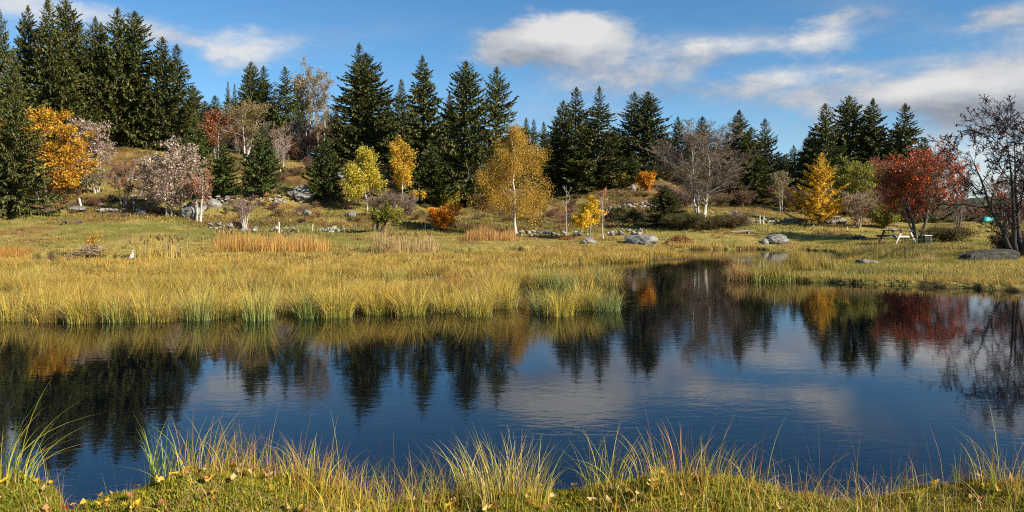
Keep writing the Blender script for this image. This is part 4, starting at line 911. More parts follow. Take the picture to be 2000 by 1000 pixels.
# ------------------------------------------------------------------ sedge, reeds, grasses
def inside(poly,n,rng,y0=None,y1=None):
    P=np.array(poly); lo=P.min(0);hi=P.max(0)
    if y0 is not None: lo[1]=max(lo[1],y0)
    if y1 is not None: hi[1]=min(hi[1],y1)
    lo[0]=max(lo[0],-.72*hi[1]);hi[0]=min(hi[0],.72*hi[1])
    out=[];c=0
    while c<n:
        q=rng.uniform(lo,hi,(n*2,2)); q=q[(sdf(q[:,0],q[:,1],poly)>0)&(np.abs(q[:,0])<.72*q[:,1]+1)]
        out.append(q);c+=len(q)
    return np.concatenate(out)[:n]
STRAW=(.74,.51,.13);GOLDG=(.72,.44,.05);OLIVE=(.44,.35,.055);SEAGREEN=(.19,.28,.09);RUSTG=(.56,.25,.06);TAN=(.60,.38,.17)
def tuft_blades(cx,cy,z,nb,h,rad,width,rng,cb,ct,fan=.55,bendm=.45,seg=4):
    a=rng.uniform(0,6.28,nb);r=rad*np.sqrt(rng.random(nb)); pos=np.stack([cx+np.cos(a)*r,cy+np.sin(a)*r,np.full(nb,z)],1)
    la=a+rng.normal(size=nb)*.6; lean=np.stack([np.cos(la),np.sin(la)],1)
    bend=np.abs(rng.normal(size=nb))*bendm*.6+fan*(r/rad)*.7; hh=h*rng.uniform(.55,1.1,nb)
    return blades(pos,hh,lean,bend,width*rng.uniform(.6,1.3,nb),cb,ct,rng,seg)
def add_blades(g,res): V,Q,T,K=res; g.add(V,Q,T,K)
def sedge_field():
    rng=np.random.default_rng(100); g=Geo()
    for y0,y1,nt,nb,h,wd,rad in((13.5,17,300,150,.72,.007,.20),(17,22,480,120,.62,.009,.25),(22,30,760,90,.50,.013,.33),(30,46,1500,56,.46,.020,.42)):
        c=inside(SEDGE,nt,rng,y0,y1)
        N1=fbm(c[:,0]*.22,c[:,1]*.22,3);N2=vnoise(c[:,0]*.6+50,c[:,1]*.6);CL=fbm(c[:,0]*.75+9,c[:,1]*.55+4,2)
        for (x,y),n1,n2,cl in zip(c,N1,N2,CL):
            f=np.clip((y-17)/14,0,1); lift=sstep(.30,.62,cl)
            if lift<.08 and rng.random()<.75: continue
            kd=rng.choice(6,p=[.28,.26,.14,.10,.12,.10]); wt=[2.6,2.6,1.0+.8*f+9*max(0,n2-.5),1.6*(1-f)*max(0,n2-.4)*2,.4+9*f*max(0,n1-.5),.8+f]
            wt[kd]+=5; ct=pal(rng,nb,[STRAW,GOLDG,OLIVE,SEAGREEN,RUSTG,TAN],wt,.30)*rng.uniform(.62,1.12)
            cb=pal(rng,nb,[OLIVE,SEAGREEN,GOLDG,(.20,.13,.05)],[1.8,1.6-f*.8,.5+f,.8],.25)*.62
            hh=h*(.50+.62*lift)*(.9+.3*(n1-.5))*rng.uniform(.80,1.18)
            add_blades(g,tuft_blades(x,y,-.03,nb,hh,rad*rng.uniform(.7,1.2),wd,rng,cb,ct,.46,.42,3 if y>22 else 4))
        # flattened dead leaves between the clumps
    c=inside(SEDGE,26000,rng,13.5,40); n=len(c); a=rng.uniform(0,6.28,n)
    add_blades(g,blades(np.concatenate([c,np.full((n,1),-.02)],1),rng.uniform(.10,.28,n),np.stack([np.cos(a),np.sin(a)],1),rng.uniform(.8,2.2,n),rng.uniform(.006,.012,n)*(c[:,1]/16),pal(rng,n,[(.16,.10,.045),(.26,.17,.07)],None,.3),pal(rng,n,[(.30,.2,.09),(.4,.29,.13),(.2,.12,.05)],None,.3),rng,3))
    o=link('sedge_bed',g.mesh('sedge_bed',M_BLADE)); tag(o,'wide bed of yellow sedge growing in the shallow left half of the pond','sedge bed',None,'stuff')
sedge_field()
def tussocks():
    """the separate clumps one can count along the edge of the bed"""
    SG='sedge tussocks along the water edge'
    L=[(25,628,.62,0),(95,629,.62,0),(165,631,.66,0),(235,629,.60,1),(305,628,.62,0),(378,627,.72,1),(440,622,.60,0),(505,622,.66,1),(598,618,.62,1),(668,615,.72,0),(735,613,.60,2),(800,612,.62,2),(868,611,.60,2),(930,612,.62,0),(985,601,.62,0),(1058,611,.60,3),(1110,614,.56,2),(1145,606,.58,2),(1180,605,.56,3),
       (765,560,.62,1),(880,558,.66,4),(950,556,.60,4),(1010,555,.62,3),(1065,557,.66,3),(1120,556,.60,3),(1178,555,.66,3)]
    ordn=['first','second','third','fourth','fifth','sixth','seventh','eighth','ninth','tenth','eleventh','twelfth','thirteenth','fourteenth']
    look=['straw yellow','yellow green','tall golden','blue green','brown based']
    for i,(px,py,h,c) in enumerate(L):
        rng=np.random.default_rng(300+i); x,y=wl(px+rng.normal()*7,py+rng.normal()*3.5); g=Geo(); nb=int(rng.uniform(200,360)); hh=h*1.30*rng.uniform(.82,1.15)
        P=[[STRAW,GOLDG,OLIVE,RUSTG],[STRAW,OLIVE,GOLDG,SEAGREEN],[GOLDG,STRAW,OLIVE,STRAW],[SEAGREEN,OLIVE,STRAW,GOLDG],[GOLDG,TAN,OLIVE,RUSTG]][c]
        B=[[(.26,.30,.05),OLIVE],[SEAGREEN,(.22,.30,.06)],[OLIVE,(.26,.30,.05)],[SEAGREEN,(.10,.17,.06)],[RUSTG,(.2,.13,.05)]][c]
        V,Q,T,K=tuft_blades(0,0,-.05,nb,hh,.30,.0085,rng,pal(rng,nb,B,None,.2),pal(rng,nb,P,[4,3,2,1.2],.26)*rng.uniform(.85,1.08),rng.uniform(.24,.44),rng.uniform(.3,.5),5); g.add(V,Q,T,K)
        nb=46; V,Q,T,K=tuft_blades(0,0,-.03,nb,hh*1.0,.35,.008,rng,pal(rng,nb,[(.4,.3,.14)],None,.2),pal(rng,nb,[(.5,.38,.2),(.36,.2,.08)],None,.2),1.5,.9,5); g.add(V,Q,T,K)
        if i<15: lab=f'{look[c]} sedge tussock at the front water edge, {ordn[i]} from the left' if i<14 else 'straw yellow sedge tussock at the right end of the main front row'
        elif i<19: lab=f'{look[c]} sedge tussock of the small islet, '+['leftmost of four','second of four from the left','third of four from the left','rightmost at the open water'][i-15]
        else: lab=f'{look[c]} sedge tussock of the second row behind, '+['first of seven from the left','second of seven from the left','third of seven from the left','middle one of seven','third of seven from the right','second of seven from the right','last one at the open water'][i-19]
        tag(link('sedge_tussock',g.mesh('sedge_tussock',M_BLADE),None,(x,y,0.0)),lab,'sedge tussock',SG)
tussocks()
def stand(px0,px1,D,depth,n,h,cols,label,heads=0,seed=0,width=.02,name='cattail_stand',cat='cattails',bend=.2,cb=None,mound=False):
    rng=np.random.default_rng(seed); cx=(px0+px1)/2; x0,y0,z0=at(cx,D); hw=(px1-px0)/2/F*D
    t=rng.normal(size=n)*.45 if mound else np.where(rng.random(n)<.72,rng.uniform(-.86,.86,n),rng.normal(size=n)*.62); t=t.clip(-1.25,1.25)
    x=x0+t*hw; y=D+rng.uniform(-.5,.5,n)*depth; z=np.maximum(ground(x,y),0)-.03
    patch=(.42+.95*vnoise(x*1.3+seed,y*.4)*(.5+.8*vnoise(x*4+seed,y)))*np.clip((1.10-np.abs(t))*4,.30,1)
    hh=h*rng.uniform(.4,1.2,n)*patch
    if mound: hh=hh*np.sqrt(np.maximum(1-.8*t*t,.06))
    a=rng.uniform(0,6.28,n); lean=np.stack([np.cos(a),np.sin(a)],1)
    ct=pal(rng,n,cols,None,.22); cbv=pal(rng,n,cb or cols,None,.22)
    V,Q,T,K=blades(np.stack([x,y,z],1)-np.array([x0,y0,z0]),hh,lean,np.abs(rng.normal(size=n))*bend,width*rng.uniform(.6,1.3,n),cbv,ct,rng,4)
    tt=thing(name,label,cat,(x0,y0,z0)); g=Geo(); g.add(V,Q,T,K); link('leaves',g.mesh('reed_leaves',M_BLADE),tt)
    if heads:
        i=rng.integers(n,size=heads); b=np.stack([x[i],y[i],z[i]],1)-np.array([x0,y0,z0]); H=h*rng.uniform(.8,1.05,heads)
        lx=rng.normal(size=(heads,2))*.05
        v,q=tubes(np.array([[[0,0,0],[0,0,1.]]]),np.array([[.009,.006]]),4); sm=Geo().add(v,q,None,(.42,.32,.14)).mesh('reed_stalk',M_DRY)
        v,q=tubes(np.array([[[0,0,-.20],[0,0,-.18],[0,0,-.03],[0,0,.0]]]),np.array([[.007,.024,.024,.004]]),6); hm=Geo().add(v,q,None,(.11,.055,.025)).mesh('reed_head',M_DRY)
        for j in range(heads):
            so_=link('stalk',sm,tt,tuple(b[j])); so_.rotation_euler=(lx[j,0],lx[j,1],0); so_.scale=(1,1,H[j])
            ho=link('seed_head',hm,so_,(0,0,1)); ho.scale=(1,1,1/H[j])
ORG=[(.52,.29,.06),(.46,.22,.05),(.55,.36,.12)]
stand(415,655,42.5,3,2600,1.15,ORG,'long orange stand of dry cattails along the left shore',40,1,.022)
stand(728,862,41.5,3,1700,1.2,[(.46,.33,.15),(.52,.36,.12),(.40,.26,.12)],'tan stand of dry cattails in the middle of the far shore',30,2,.022)
stand(270,350,36.5,2,230,1.15,[(.55,.38,.08),(.58,.40,.05),(.46,.32,.1)],'sparse golden cattails with dark heads right of the egret',26,3,.02)
stand(900,1012,53,4,1700,.95,[(.46,.25,.07),(.42,.2,.06),(.5,.33,.12)],'rusty dry grass stand below the big golden birch',0,4,.026,'reed_stand','reeds')
stand(-40,48,37,3,1300,.75,[(.46,.22,.05),(.5,.28,.06)],'orange grass mound at the left picture edge',0,5,.016,'grass_mound','grass mound',.4,None,True)
GB=[(.30,.28,.06),(.22,.2,.06)]
stand(1640,1810,35.5,5,3600,.66,[(.52,.36,.09),(.48,.28,.07),(.5,.4,.14)],'golden grass belt in the little bay below the picnic table',0,6,.016,'grass_belt','tall grass',.4,GB)
stand(1412,1470,24.3,1.0,900,.78,[(.46,.31,.14),(.50,.32,.1),(.42,.24,.08)],'pale dry tussocks on the left tip of the grassy spit',0,7,.011,'grass_tuft','tussock',.6,None,True)
stand(1462,1556,23.6,.9,560,.80,[(.56,.28,.06),(.52,.34,.08),(.40,.36,.08)],'orange tipped sedge leaves along the tip of the grassy spit',0,8,.014,'grass_tuft','tussock',.55,[(.26,.28,.06)])
stand(1530,1600,26.6,1.2,900,.80,[(.54,.36,.08),(.5,.3,.07)],'golden grass tuft behind the spit, left of two',0,9,.012,'grass_tuft','tussock',.45,GB,True)
stand(1588,1630,27.2,1.0,600,.74,[(.50,.36,.09),(.46,.3,.08)],'golden grass tuft behind the spit, right of two',0,10,.012,'grass_tuft','tussock',.45,GB,True)
stand(1664,1720,25.5,1.6,900,.32,[(.24,.2,.08),(.3,.25,.1)],'low grey green heather mound on the grassy spit',0,11,.012,'heather_mound','heather',.8,None,True)
stand(1785,1830,31,1.2,380,.55,[(.50,.40,.18),(.48,.30,.12)],'pale tangled grass tuft on the spit right of the heather mound',0,12,.012,'grass_tuft','tussock',.9,None,True)
stand(1300,1420,48.6,1.2,1200,.5,[(.50,.33,.09),(.54,.38,.11)],'golden reed fringe under the russet mound on the far shore',0,13,.02,'reed_fringe','reeds',.4,None)
stand(1425,1485,48.6,1.0,500,.38,[(.50,.33,.09),(.44,.26,.07)],'golden reed fringe left of the pale shore boulder',0,14,.02,'reed_fringe','reeds',.4,None)
stand(1545,1600,48.2,1.0,420,.45,[(.36,.32,.09),(.5,.33,.08)],'green gold reed fringe right of the pale shore boulder',0,15,.02,'reed_fringe','reeds',.4,None)
stand(555,640,58,2,500,.6,[(.34,.32,.09),(.24,.25,.06)],'green grass tussock below the thin white post',0,16,.03,'grass_tuft','tussock',.6,None,True)
stand(1165,1215,52,1.5,420,.35,[(.26,.22,.04),(.3,.2,.05)],'mossy grass bank left of the wide flat lichen boulder',0,17,.03,'grass_tuft','tussock',.6,None,True)
stand(1085,1125,52,1.2,320,.3,[(.32,.13,.04),(.26,.1,.035)],'russet patch of grass left of the small yellow birch',0,18,.03,'grass_tuft','tussock',.6,None,True)

def shore_fringe():
    rng=np.random.default_rng(222); g=Geo()
    for n,y0,y1,h,w in((120000,20,32,.27,.009),(90000,32,52,.32,.016)):
        D=rng.uniform(y0,y1,n); u=rng.uniform(-60,2080,n); x=(u-1000)/F*D; z,DD,uu,sl,ss=ground(x,D,True)
        k=(sl>.03)&(ss<0)&(sl<.30+1.9*vnoise(x*.8+3,D*.8)*(rng.random(n)))&(z>.0); x,y,z=x[k],D[k],z[k]; n=len(x)
        pt=vnoise(x*.9+12,y*.9); ct=pal(rng,n,[(.62,.38,.06),(.56,.24,.05),(.60,.44,.13),(.36,.33,.06)],[3,1.8,2,2],.3)
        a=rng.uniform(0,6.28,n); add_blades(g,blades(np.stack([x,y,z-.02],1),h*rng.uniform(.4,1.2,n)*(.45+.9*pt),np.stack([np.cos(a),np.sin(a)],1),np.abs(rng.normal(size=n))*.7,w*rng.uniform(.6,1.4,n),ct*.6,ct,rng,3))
    tag(link('shore_grass',g.mesh('shore_grass',M_BLADE)),'golden fringe of taller grass along the far shores','grass',None,'stuff')
shore_fringe()
def meadow():
    rng=np.random.default_rng(200); g=Geo()
    def sheet(n,y0,y1,h,w,u0,u1,pow=1.):
        D=y0+(y1-y0)*rng.random(n)**pow; u=rng.uniform(u0,u1,n); x=(u-1000)/F*D
        z,DD,uu,sl,ss=ground(x,D,True); k=(sl>.05)&(z>.03); x,y,z=x[k],D[k],z[k]; n=len(x)
        n2=fbm(x*.23+31,y*.23,4); n1=fbm(x*.06,y*.06,4)
        ct=pal(rng,n,[(.44,.32,.075),(.33,.27,.055),(.22,.20,.04),(.50,.35,.115)],[2.8,2.6,1.7,1.6],.2)
        gr=sstep(.52,.70,n2)[:,None]; ct=ct*(1-gr*.55)+np.array([.19,.19,.035])*gr*.55
        br=(sstep(56,70,y)*(.20+.78*sstep(.43,.56,n2*.6+n1*.4)))[:,None]; ct=ct*(1-br*.8)+pal(rng,n,[(.19,.105,.035),(.26,.16,.05),(.13,.08,.03)],None,.2)*br*.8
        n4=fbm(x*.38+80,y*.30+12,3); f1=(sstep(.56,.70,n4)*sstep(40,50,y)*.65)[:,None]; f2=(sstep(.44,.30,n4)*sstep(40,50,y)*.6)[:,None]
        ct=ct*(1-f1)+np.array([.30,.165,.05])*f1; ct=ct*(1-f2)+np.array([.18,.19,.04])*f2
        ct=ct*(.60+.80*fbm(x*.33+3,y*.33,3))[:,None]
        hh=h*rng.uniform(.4,1.2,n)*(.5+vnoise(x*.7,y*.7))
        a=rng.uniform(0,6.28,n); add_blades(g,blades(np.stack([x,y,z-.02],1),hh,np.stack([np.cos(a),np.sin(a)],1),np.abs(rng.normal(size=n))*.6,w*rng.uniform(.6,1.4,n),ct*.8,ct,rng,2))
    sheet(60000,36,60,.14,.030,-120,1660)
    sheet(70000,56,100,.26,.055,-120,1660)
    sheet(26000,42,75,.14,.030,1640,2120)
    sheet(90000,20.5,44,.16,.013,1400,2120,.9)
    # coarse tussocks in the meadow
    n0=2600; D=36+44*rng.random(n0)**1.1; u=rng.uniform(-60,2060,n0); x=(u-1000)/F*D; z,DD,uu,sl,ss=ground(x,D,True); k=(sl>.4)&(z>.05)&(ss<0)&(vnoise(x*.25+5,D*.25)>.42)
    for cx,cy,cz in zip(x[k],D[k],z[k]):
        c0=pal(rng,1,[(.34,.29,.06),(.26,.17,.06),(.46,.34,.11),(.20,.20,.045),(.30,.15,.05)],[3,2,2,2,1],.2); nb=26; ct=c0*rng.uniform(.7,1.3,(nb,1))
        add_blades(g,tuft_blades(cx,cy,cz-.03,nb,rng.uniform(.12,.34),rng.uniform(.12,.40),.022+.0006*(cy-36),rng,ct*.6,ct,.8,.6,2))
    hbg=Geo(); n0=150000; D=53+50*rng.random(n0)**1.25; u=rng.uniform(-80,1340,n0); x=(u-1000)/F*D; z,DD,uu,sl,ss=ground(x,D,True); k=rng.random(n0)<heath(x,D,u,D)*.75; x,y,z=x[k],D[k],z[k]; n=len(x)
    cl=vnoise(x*1.4,y*1.4); pc=vnoise(x*.5+30,y*.5)[:,None]
    ct=pal(rng,n,[(.26,.13,.045),(.18,.10,.04),(.33,.20,.07)],None,.3)*(1-sstep(.45,.6,pc))+pal(rng,n,[(.17,.15,.035),(.25,.20,.05),(.12,.12,.03)],None,.3)*sstep(.45,.6,pc)
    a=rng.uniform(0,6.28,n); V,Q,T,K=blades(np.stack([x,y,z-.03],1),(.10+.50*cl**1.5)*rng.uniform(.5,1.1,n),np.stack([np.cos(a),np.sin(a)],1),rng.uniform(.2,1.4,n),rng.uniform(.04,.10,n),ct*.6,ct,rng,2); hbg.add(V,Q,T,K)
    tag(link('bracken',hbg.mesh('bracken',M_BLADE)),'brown bracken and heather growing at the foot of the slope and among the rocks','bracken',None,'stuff')
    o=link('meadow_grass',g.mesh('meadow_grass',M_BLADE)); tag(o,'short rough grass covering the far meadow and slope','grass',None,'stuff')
meadow()

# ------------------------------------------------------------------ the near bank
def bank_pos(n,rng,x0,x1,y0=3.4,y1=4.75,zmin=.12):
    x=rng.uniform(x0,x1,n);y=rng.uniform(y0,y1,n);z=bank(x,y);k=z>zmin;return np.stack([x[k],y[k],z[k]],1)
def near_bank():
    rng=np.random.default_rng(400)
    # moss cushions
    g=Geo(); p=bank_pos(125000,rng,-3.4,3.4,3.5,4.7,.2); m=fbm(p[:,0]*2.2+8,p[:,1]*2.2,3); p=p[m>.2]; n=len(p)
    a=rng.uniform(0,6.28,n); ct=pal(rng,n,[(.27,.29,.018),(.36,.33,.022),(.16,.19,.014),(.48,.33,.03),(.42,.20,.03)],[3,2.5,2.2,1.2,.7],.22)*(.7+.6*fbm(p[:,0]*3,p[:,1]*3,2))[:,None]
    add_blades(g,blades(p-np.array([0,0,.006]),rng.uniform(.015,.036,n),np.stack([np.cos(a),np.sin(a)],1),np.abs(rng.normal(size=n))*.5,rng.uniform(.005,.010,n),ct*.6,ct,rng,2))
    tag(link('moss',g.mesh('moss',M_BLADE)),'bright green moss cushions on the near bank','moss',None,'stuff')
    # mixed short and long grass
    g=Geo()
    G1=(.54,.48,.05);G2=(.30,.34,.045);G3=(.66,.42,.06);G4=(.52,.22,.04);G5=(.28,.07,.035);G6=(.66,.52,.24)
    def batch(n,x0,x1,h0,h1,cols,wts,w=.0035,bend=.5,y0=3.5,y1=4.7,seg=5,zmin=.15):
        p=bank_pos(n,rng,x0,x1,y0,y1,zmin); q=fbm(p[:,0]*1.6+3,p[:,1]*1.6+60,3); p=p[rng.random(len(p))<sstep(.30,.62,q)+.15]; n=len(p); a=rng.normal(size=n)*1.1+rng.choice([0,math.pi],n,p=[.62,.38])
        ct=pal(rng,n,cols,wts,.2); cb=ct*.7+np.array([.05,.06,.01])
        add_blades(g,blades(p-np.array([0,0,.01]),rng.uniform(h0,h1,n),np.stack([np.cos(a),np.sin(a)*.6],1),np.abs(rng.normal(size=n))*bend+.08,w*rng.uniform(.6,1.4,n),cb,ct,rng,seg))
    batch(4200,-3.3,3.3,.03,.12,[G1,G2,G3,G4,G6],[1.6,1.2,2.2,1.8,1.8],.0033,.9)
    batch(900,-3.3,3.3,.14,.30,[G1,G2,G3,G4,G5,G6],[1.6,1.2,2.4,1.8,1,1.4],.003,.5)
    batch(5200,-3.3,3.3,.05,.16,[(.52,.38,.16),(.40,.22,.07),(.60,.46,.22),(.26,.12,.05)],None,.0028,1.6)
    batch(750,-1.55,-.75,.10,.34,[G4,G3,G5,G1],[2,2,1.5,1.5],.003,.45,4.0)
    batch(700,-.95,-.25,.12,.40,[G3,G4,G1,G2],[2,1.5,1.5,1],.003,.45)
    batch(900,.35,1.35,.08,.30,[G1,G3,G2,G4,G6],[1.8,2.2,1,1.8,1],.003,.6)
    batch(1100,1.2,3.2,.08,.30,[G3,G4,G5,G1,G6],[2.2,2.2,1.6,1.2,1.4],.003,.7)
    batch(420,-3.2,3.2,.26,.56,[G3,G4,G1,G2,G5],[1,1,1,1,1.3],.0026,.35,4.0)
    tag(link('bank_grass',g.mesh('bank_grass',M_BLADE)),'thin mixed autumn grass along the near bank','grass',None,'stuff')
    def clump(px,D,nb,h,rad,cols,label,fan=.5,bend=.5,lx=0.,w=.0042,fine=0.):
        rng=np.random.default_rng(int(px)+900); x,y=(px-1000)/F*D,D; z=float(bank(np.array([x]),np.array([y]))[0])
        a=rng.uniform(0,6.28,nb);r=rad*np.sqrt(rng.random(nb)); pos=np.stack([np.cos(a)*r,np.sin(a)*r*.7,np.full(nb,-.03)],1)
        lean=nrm(np.stack([np.cos(a)*fan+lx+rng.normal(size=nb)*.3,np.sin(a)*fan*.6+rng.normal(size=nb)*.2],1)); b=np.abs(rng.normal(size=nb))*bend*.45+.08+fan*.30*r/rad
        ct=pal(rng,nb,cols,None,.2); hh=h*rng.uniform(.4,1.12,nb)
        V,Q,T,K=blades(pos,hh,lean,b,w*rng.uniform(.6,1.3,nb),ct*.75+np.array([.02,.04,.01]),ct,rng,8); g=Geo(); g.add(V,Q,T,K)
        tag(link('grass_clump',g.mesh('grass_clump',M_BLADE),None,(x,y,z)),label,'grass clump','grass clumps on the near bank')
    clump(6,4.05,80,.58,.16,[G2,(.24,.30,.08),G1,G3],'tall green grass clump with long arching blades at the left corner',.6,1.0,.35,.006)
    clump(312,4.2,34,.50,.07,[G2,(.22,.30,.10),G1],'narrow blue green grass clump standing above the left moss hummock',.35,.35,.12,.0055)
    clump(395,4.25,120,.40,.20,[G1,G3,G4,G2],'yellow and rust grass clump right behind the left moss hummock',.45,.5,.3)
    clump(605,4.15,70,.36,.16,[G3,G4,G1],'thin rusty grass clump right of the left moss hummock',.45,.4,.1)
    clump(985,4.0,330,.38,.24,[G1,G3,G2,G3,G6],'dense yellow green grass tuft at the middle of the near bank',.55,.4,.02)
    clump(1185,4.15,60,.46,.13,[G2,G1,G3,(.30,.20,.06)],'tall sparse grass clump between the middle tuft and the right moss hummock',.55,.6,0.)
    clump(1335,4.1,130,.33,.28,[G1,G2,G3,G3,G4],'yellow green grass clump growing on the right moss hummock',.5,.5,-.1)
    clump(1960,4.15,70,.42,.2,[G2,G1,G3,(.2,.1,.05)],'green grass clump at the right corner of the bank',.6,.7,-.1)
    # fallen leaves, every one of them an object
    def leafmesh(seed,col):
        r2=np.random.default_rng(seed); a=np.linspace(0,2*np.pi,13)[:-1]; rr=1+.12*np.cos(3*a)+.06*r2.normal(size=12); x=np.cos(a)*rr*.0135*(1.2);y=np.sin(a)*rr*.0105; x[0]*=1.35
        z=.75*(x*x+y*y)/.02+r2.normal(size=12)*.0025+.006*np.sin(a*2+seed)
        V=np.concatenate([np.stack([x,y,z],1),np.stack([x*.5,y*.5,z*.3],1),[[0,0,-.001]]]); Q=[[i,(i+1)%12,12+(i+1)%12,12+i] for i in range(12)]; T=[[12+i,12+(i+1)%12,24] for i in range(12)]
        K=np.array(col)*(1+r2.normal(size=(25,1))*.12)
        return mesh_np('fallen_leaf',V,Q,T,K,M_LEAF,True)
    LM=[leafmesh(i,c) for i,c in enumerate([(.72,.46,.06),(.70,.50,.18),(.62,.34,.07),(.50,.25,.11),(.60,.44,.2),(.74,.46,.03),(.40,.17,.07)])]
    p=bank_pos(2400,rng,-3.0,3.0,3.72,4.3,.3); q=fbm(p[:,0]*1.1+70,p[:,1]*1.1,2); p=p[q>.38][:230]
    for i,(x,y,z) in enumerate(p):
        o=link('fallen_leaf',LM[i%7],None,(x,y,z+.032),rng.uniform(0,6.28)); s=rng.uniform(.85,1.6); o.scale=(s,s,s)
        o.rotation_euler=(rng.normal()*.28+.22,rng.normal()*.25,rng.uniform(0,6.28)); tag(o,'fallen yellow birch leaf lying in the moss of the near bank','leaf','fallen leaves on the near bank')
    x,y=(131-1000)/F*4.1,4.1; z=float(bank(np.array([x]),np.array([y]))[0])
    t=thing('red_leaf_plant','small plant with bright red leaves in the left corner of the bank','plant',(x,y,z))
    V,Q,K=leaf_quads(np.stack([rng.normal(size=26)*.025,rng.normal(size=26)*.02,rng.uniform(.0,.13,26)],1),rng.uniform(.025,.05,26),rng,pal(rng,26,[(.55,.03,.015),(.35,.06,.03),(.28,.12,.06)],None,.15),.55,0,np.tile([0,0,1.],(26,1)))
    link('leaves',mesh_np('red_leaves',V,Q,None,K,M_LEAF),t)
    P=np.array([[[0,0,-.02],[.004,.003,.07],[.0,0,.14]]]);v,q=tubes(P,np.array([[.003,.0025,.001]]),5);g=Geo();g.add(v,q,None,(.3,.08,.04));link('stem',g.mesh('red_stem',M_BARK),t)
near_bank()

# ------------------------------------------------------------------ sky, sun, camera
world=bpy.data.worlds.new('World'); bpy.context.scene.world=world; world.use_nodes=True
nt=world.node_tree; nt.nodes.clear(); N=nt.nodes.new; Lk=nt.links.new
sky=N('ShaderNodeTexSky');sky.sky_type='NISHITA';sky.sun_disc=False;sky.sun_elevation=R(SUN_EL);sky.sun_rotation=R(SUN_AZ);sky.altitude=1800;sky.air_density=1.0;sky.dust_density=.9;sky.ozone_density=3.2
tc=N('ShaderNodeTexCoord');sp=N('ShaderNodeSeparateXYZ');Lk(tc.outputs['Generated'],sp.inputs[0])
def math_(op,a,b=None,c=None):
    n=N('ShaderNodeMath');n.operation=op
    for i,v in enumerate((a,b,c)):
        if v is None: continue
        if isinstance(v,(int,float)): n.inputs[i].default_value=v
        else: Lk(v,n.inputs[i])
    return n.outputs[0]
az=math_('ARCTAN2',sp.outputs[0],sp.outputs[1]); el=math_('ARCSINE',sp.outputs[2])
def noise(scale,stretch,detail,rough=.55,off=0.):
    mp=N('ShaderNodeMapping');mp.inputs['Scale'].default_value=stretch;mp.inputs['Location'].default_value=(off,off*.7,off*1.3);Lk(tc.outputs['Generated'],mp.inputs[0])
    n=N('ShaderNodeTexNoise');n.inputs['Scale'].default_value=scale;n.inputs['Detail'].default_value=detail;n.inputs['Roughness'].default_value=rough;Lk(mp.outputs[0],n.inputs['Vector']);return n.outputs[0]
nA=noise(6,(1,1,2.2),7,.58);nB=noise(15,(1,1,2.2),8,.62,3.);nC=noise(5,(1,1,2),3,.5,8.)
wa=math_('MULTIPLY_ADD',nA,.10,-.05);we=math_('MULTIPLY_ADD',nC,.05,-.025)
cb=N('ShaderNodeCombineXYZ');Lk(math_('ADD',az,wa),cb.inputs[0]);Lk(math_('ADD',el,we),cb.inputs[1])
def blob(px,py,rx,ry,amp,acc):
    a=math.atan((px-1000)/F);e=math.atan((HZ-py)/F*math.cos(a))
    s=N('ShaderNodeVectorMath');s.operation='SUBTRACT';Lk(cb.outputs[0],s.inputs[0]);s.inputs[1].default_value=(a,e,0)
    m=N('ShaderNodeVectorMath');m.operation='MULTIPLY';Lk(s.outputs[0],m.inputs[0]);m.inputs[1].default_value=(F/rx,F/ry,0)
    d=N('ShaderNodeVectorMath');d.operation='DOT_PRODUCT';Lk(m.outputs[0],d.inputs[0]);Lk(m.outputs[0],d.inputs[1])
    p=math_('POWER',.3679,d.outputs['Value'])
    return math_('MULTIPLY_ADD',p,amp,acc)
dens=0.0
for b in [(1085,85,150,52,1.05),(1010,95,120,40,.7),(1180,80,90,45,.6),(1410,98,130,30,.8),(1610,78,75,38,.75),(455,100,100,40,.95),(600,75,90,25,.45),(80,8,190,28,.95),(1700,22,90,16,.7),(1960,35,70,30,.75),
          (1830,200,170,44,.85),(1990,200,130,50,.8),(1930,290,200,44,.62),(1560,185,190,40,.5),(1330,175,160,40,.55),(1660,130,60,14,.5),(1490,150,90,16,.45),(1150,170,140,34,.40),(520,130,120,30,.35),(1900,370,300,40,.9),(1500,290,120,40,.35),(300,60,90,20,.4),(1620,250,160,30,.35),(1280,140,100,20,.35),
          (-500,100,300,80,.8),(2600,100,400,120,.9),(1400,-1100,500,130,.6)]:
    dens=blob(*b,dens)
nD=noise(44,(1,1,1.9),6,.65,11.)
nmix=math_('ADD',math_('ADD',math_('MULTIPLY',nA,.44),math_('MULTIPLY',nB,.40)),math_('MULTIPLY',nD,.16))
dn=math_('ADD',dens,math_('MULTIPLY_ADD',nmix,3.4,-1.77))
mr=N('ShaderNodeMapRange');mr.interpolation_type='SMOOTHSTEP';mr.inputs[1].default_value=.26;mr.inputs[2].default_value=1.12;mr.inputs[4].default_value=.95;Lk(dn,mr.inputs[0])
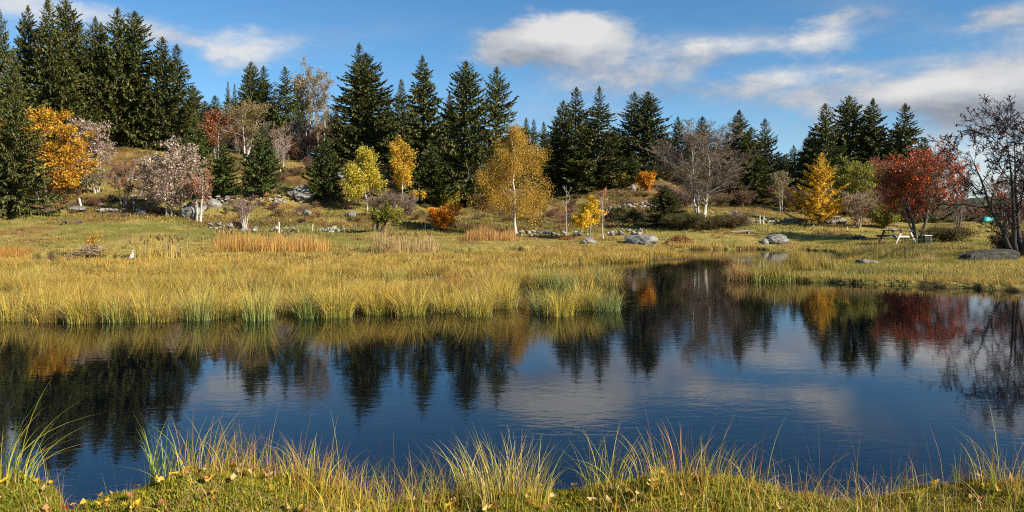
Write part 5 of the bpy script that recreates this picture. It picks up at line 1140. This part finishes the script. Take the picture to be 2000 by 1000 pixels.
# thin veils of high cloud
nV=noise(3.2,(1,1,6.5),8,.62,5.)
vb=0.0
for b in [(1500,150,330,90,.9),(1800,60,330,70,.7),(1250,200,260,60,.6),(600,90,260,60,.5),(1700,330,420,70,.7),(150,60,260,50,.4)]: vb=blob(*b,vb)
mv=N('ShaderNodeMapRange');mv.interpolation_type='SMOOTHSTEP';mv.inputs[1].default_value=.40;mv.inputs[2].default_value=.74;Lk(nV,mv.inputs[0])
veil=math_('MULTIPLY',math_('MULTIPLY',mv.outputs[0],vb),.62)
br=.40
for b in [(1110,70,110,40,.95),(470,95,90,36,.95),(70,8,150,26,.9),(1430,90,100,22,.6),(1610,70,60,24,.5),(1850,180,130,26,.7),(1900,345,160,40,1.2),(1560,140,130,16,.5),(1980,320,150,40,.5),(1850,235,170,26,-.22),(1990,240,110,30,-.2),(1650,60,80,30,.1),(1080,135,140,24,-.3),(1000,120,80,24,-.15),(1420,120,110,14,-.2)]:
    br=blob(*b,br)
brn=math_('ADD',br,math_('MULTIPLY_ADD',nmix,2.6,-1.32))
cr=N('ShaderNodeValToRGB');e=cr.color_ramp.elements;e[0].position=.05;e[0].color=(.34,.36,.41,1);e[1].position=1.05 if False else 1.;e[1].color=(.88,.87,.85,1)
x=e.new(.45);x.color=(.58,.60,.645,1);Lk(brn,cr.inputs[0])
cs=N('ShaderNodeVectorMath');cs.operation='SCALE';Lk(cr.outputs[0],cs.inputs[0]);cs.inputs["Scale"].default_value=5.7
hs=N('ShaderNodeHueSaturation');hs.inputs['Hue'].default_value=.494;hs.inputs['Saturation'].default_value=1.20;hs.inputs['Value'].default_value=.92;Lk(sky.outputs[0],hs.inputs['Color'])
mx=N('ShaderNodeMix');mx.data_type='RGBA';Lk(math_('MINIMUM',math_('MAXIMUM',mr.outputs[0],math_('ADD',math_('MULTIPLY',mr.outputs[0],.8),veil)),.96),mx.inputs[0]);Lk(hs.outputs[0],mx.inputs[6]);Lk(cs.outputs[0],mx.inputs[7])
bg=N('ShaderNodeBackground');bg.inputs['Strength'].default_value=.086;Lk(mx.outputs[2],bg.inputs['Color'])
ow=N('ShaderNodeOutputWorld');Lk(bg.outputs[0],ow.inputs[0])

sl=bpy.data.lights.new('sun','SUN');sl.energy=5.0;sl.angle=R(.6);sl.color=(1,.91,.76)
so=bpy.data.objects.new('sun',sl);C.objects.link(so)
from mathutils import Vector
sd=Vector((math.sin(R(SUN_AZ))*math.cos(R(SUN_EL)),math.cos(R(SUN_AZ))*math.cos(R(SUN_EL)),math.sin(R(SUN_EL))))
so.rotation_euler=(-sd).to_track_quat('-Z','Y').to_euler(); so.location=(20,-20,40)

cam=bpy.data.cameras.new('camera');co=bpy.data.objects.new('camera',cam);C.objects.link(co)
cam.sensor_width=36;cam.lens=36*F/2000;cam.shift_y=-(500-HZ)/2000;cam.clip_end=12000;cam.clip_start=.05
co.location=(0,0,CAMZ);co.rotation_euler=(R(90),0,0)
S=bpy.context.scene;S.camera=co
S.view_settings.view_transform='Standard';S.view_settings.look='None';S.view_settings.gamma=1;S.view_settings.exposure=0.87
S.cycles.max_bounces=6;S.cycles.diffuse_bounces=2;S.cycles.glossy_bounces=3;S.cycles.transmission_bounces=3;S.cycles.use_denoising=False;S.cycles.filter_width=1.1
S.render.resolution_x=1024;S.render.resolution_y=512
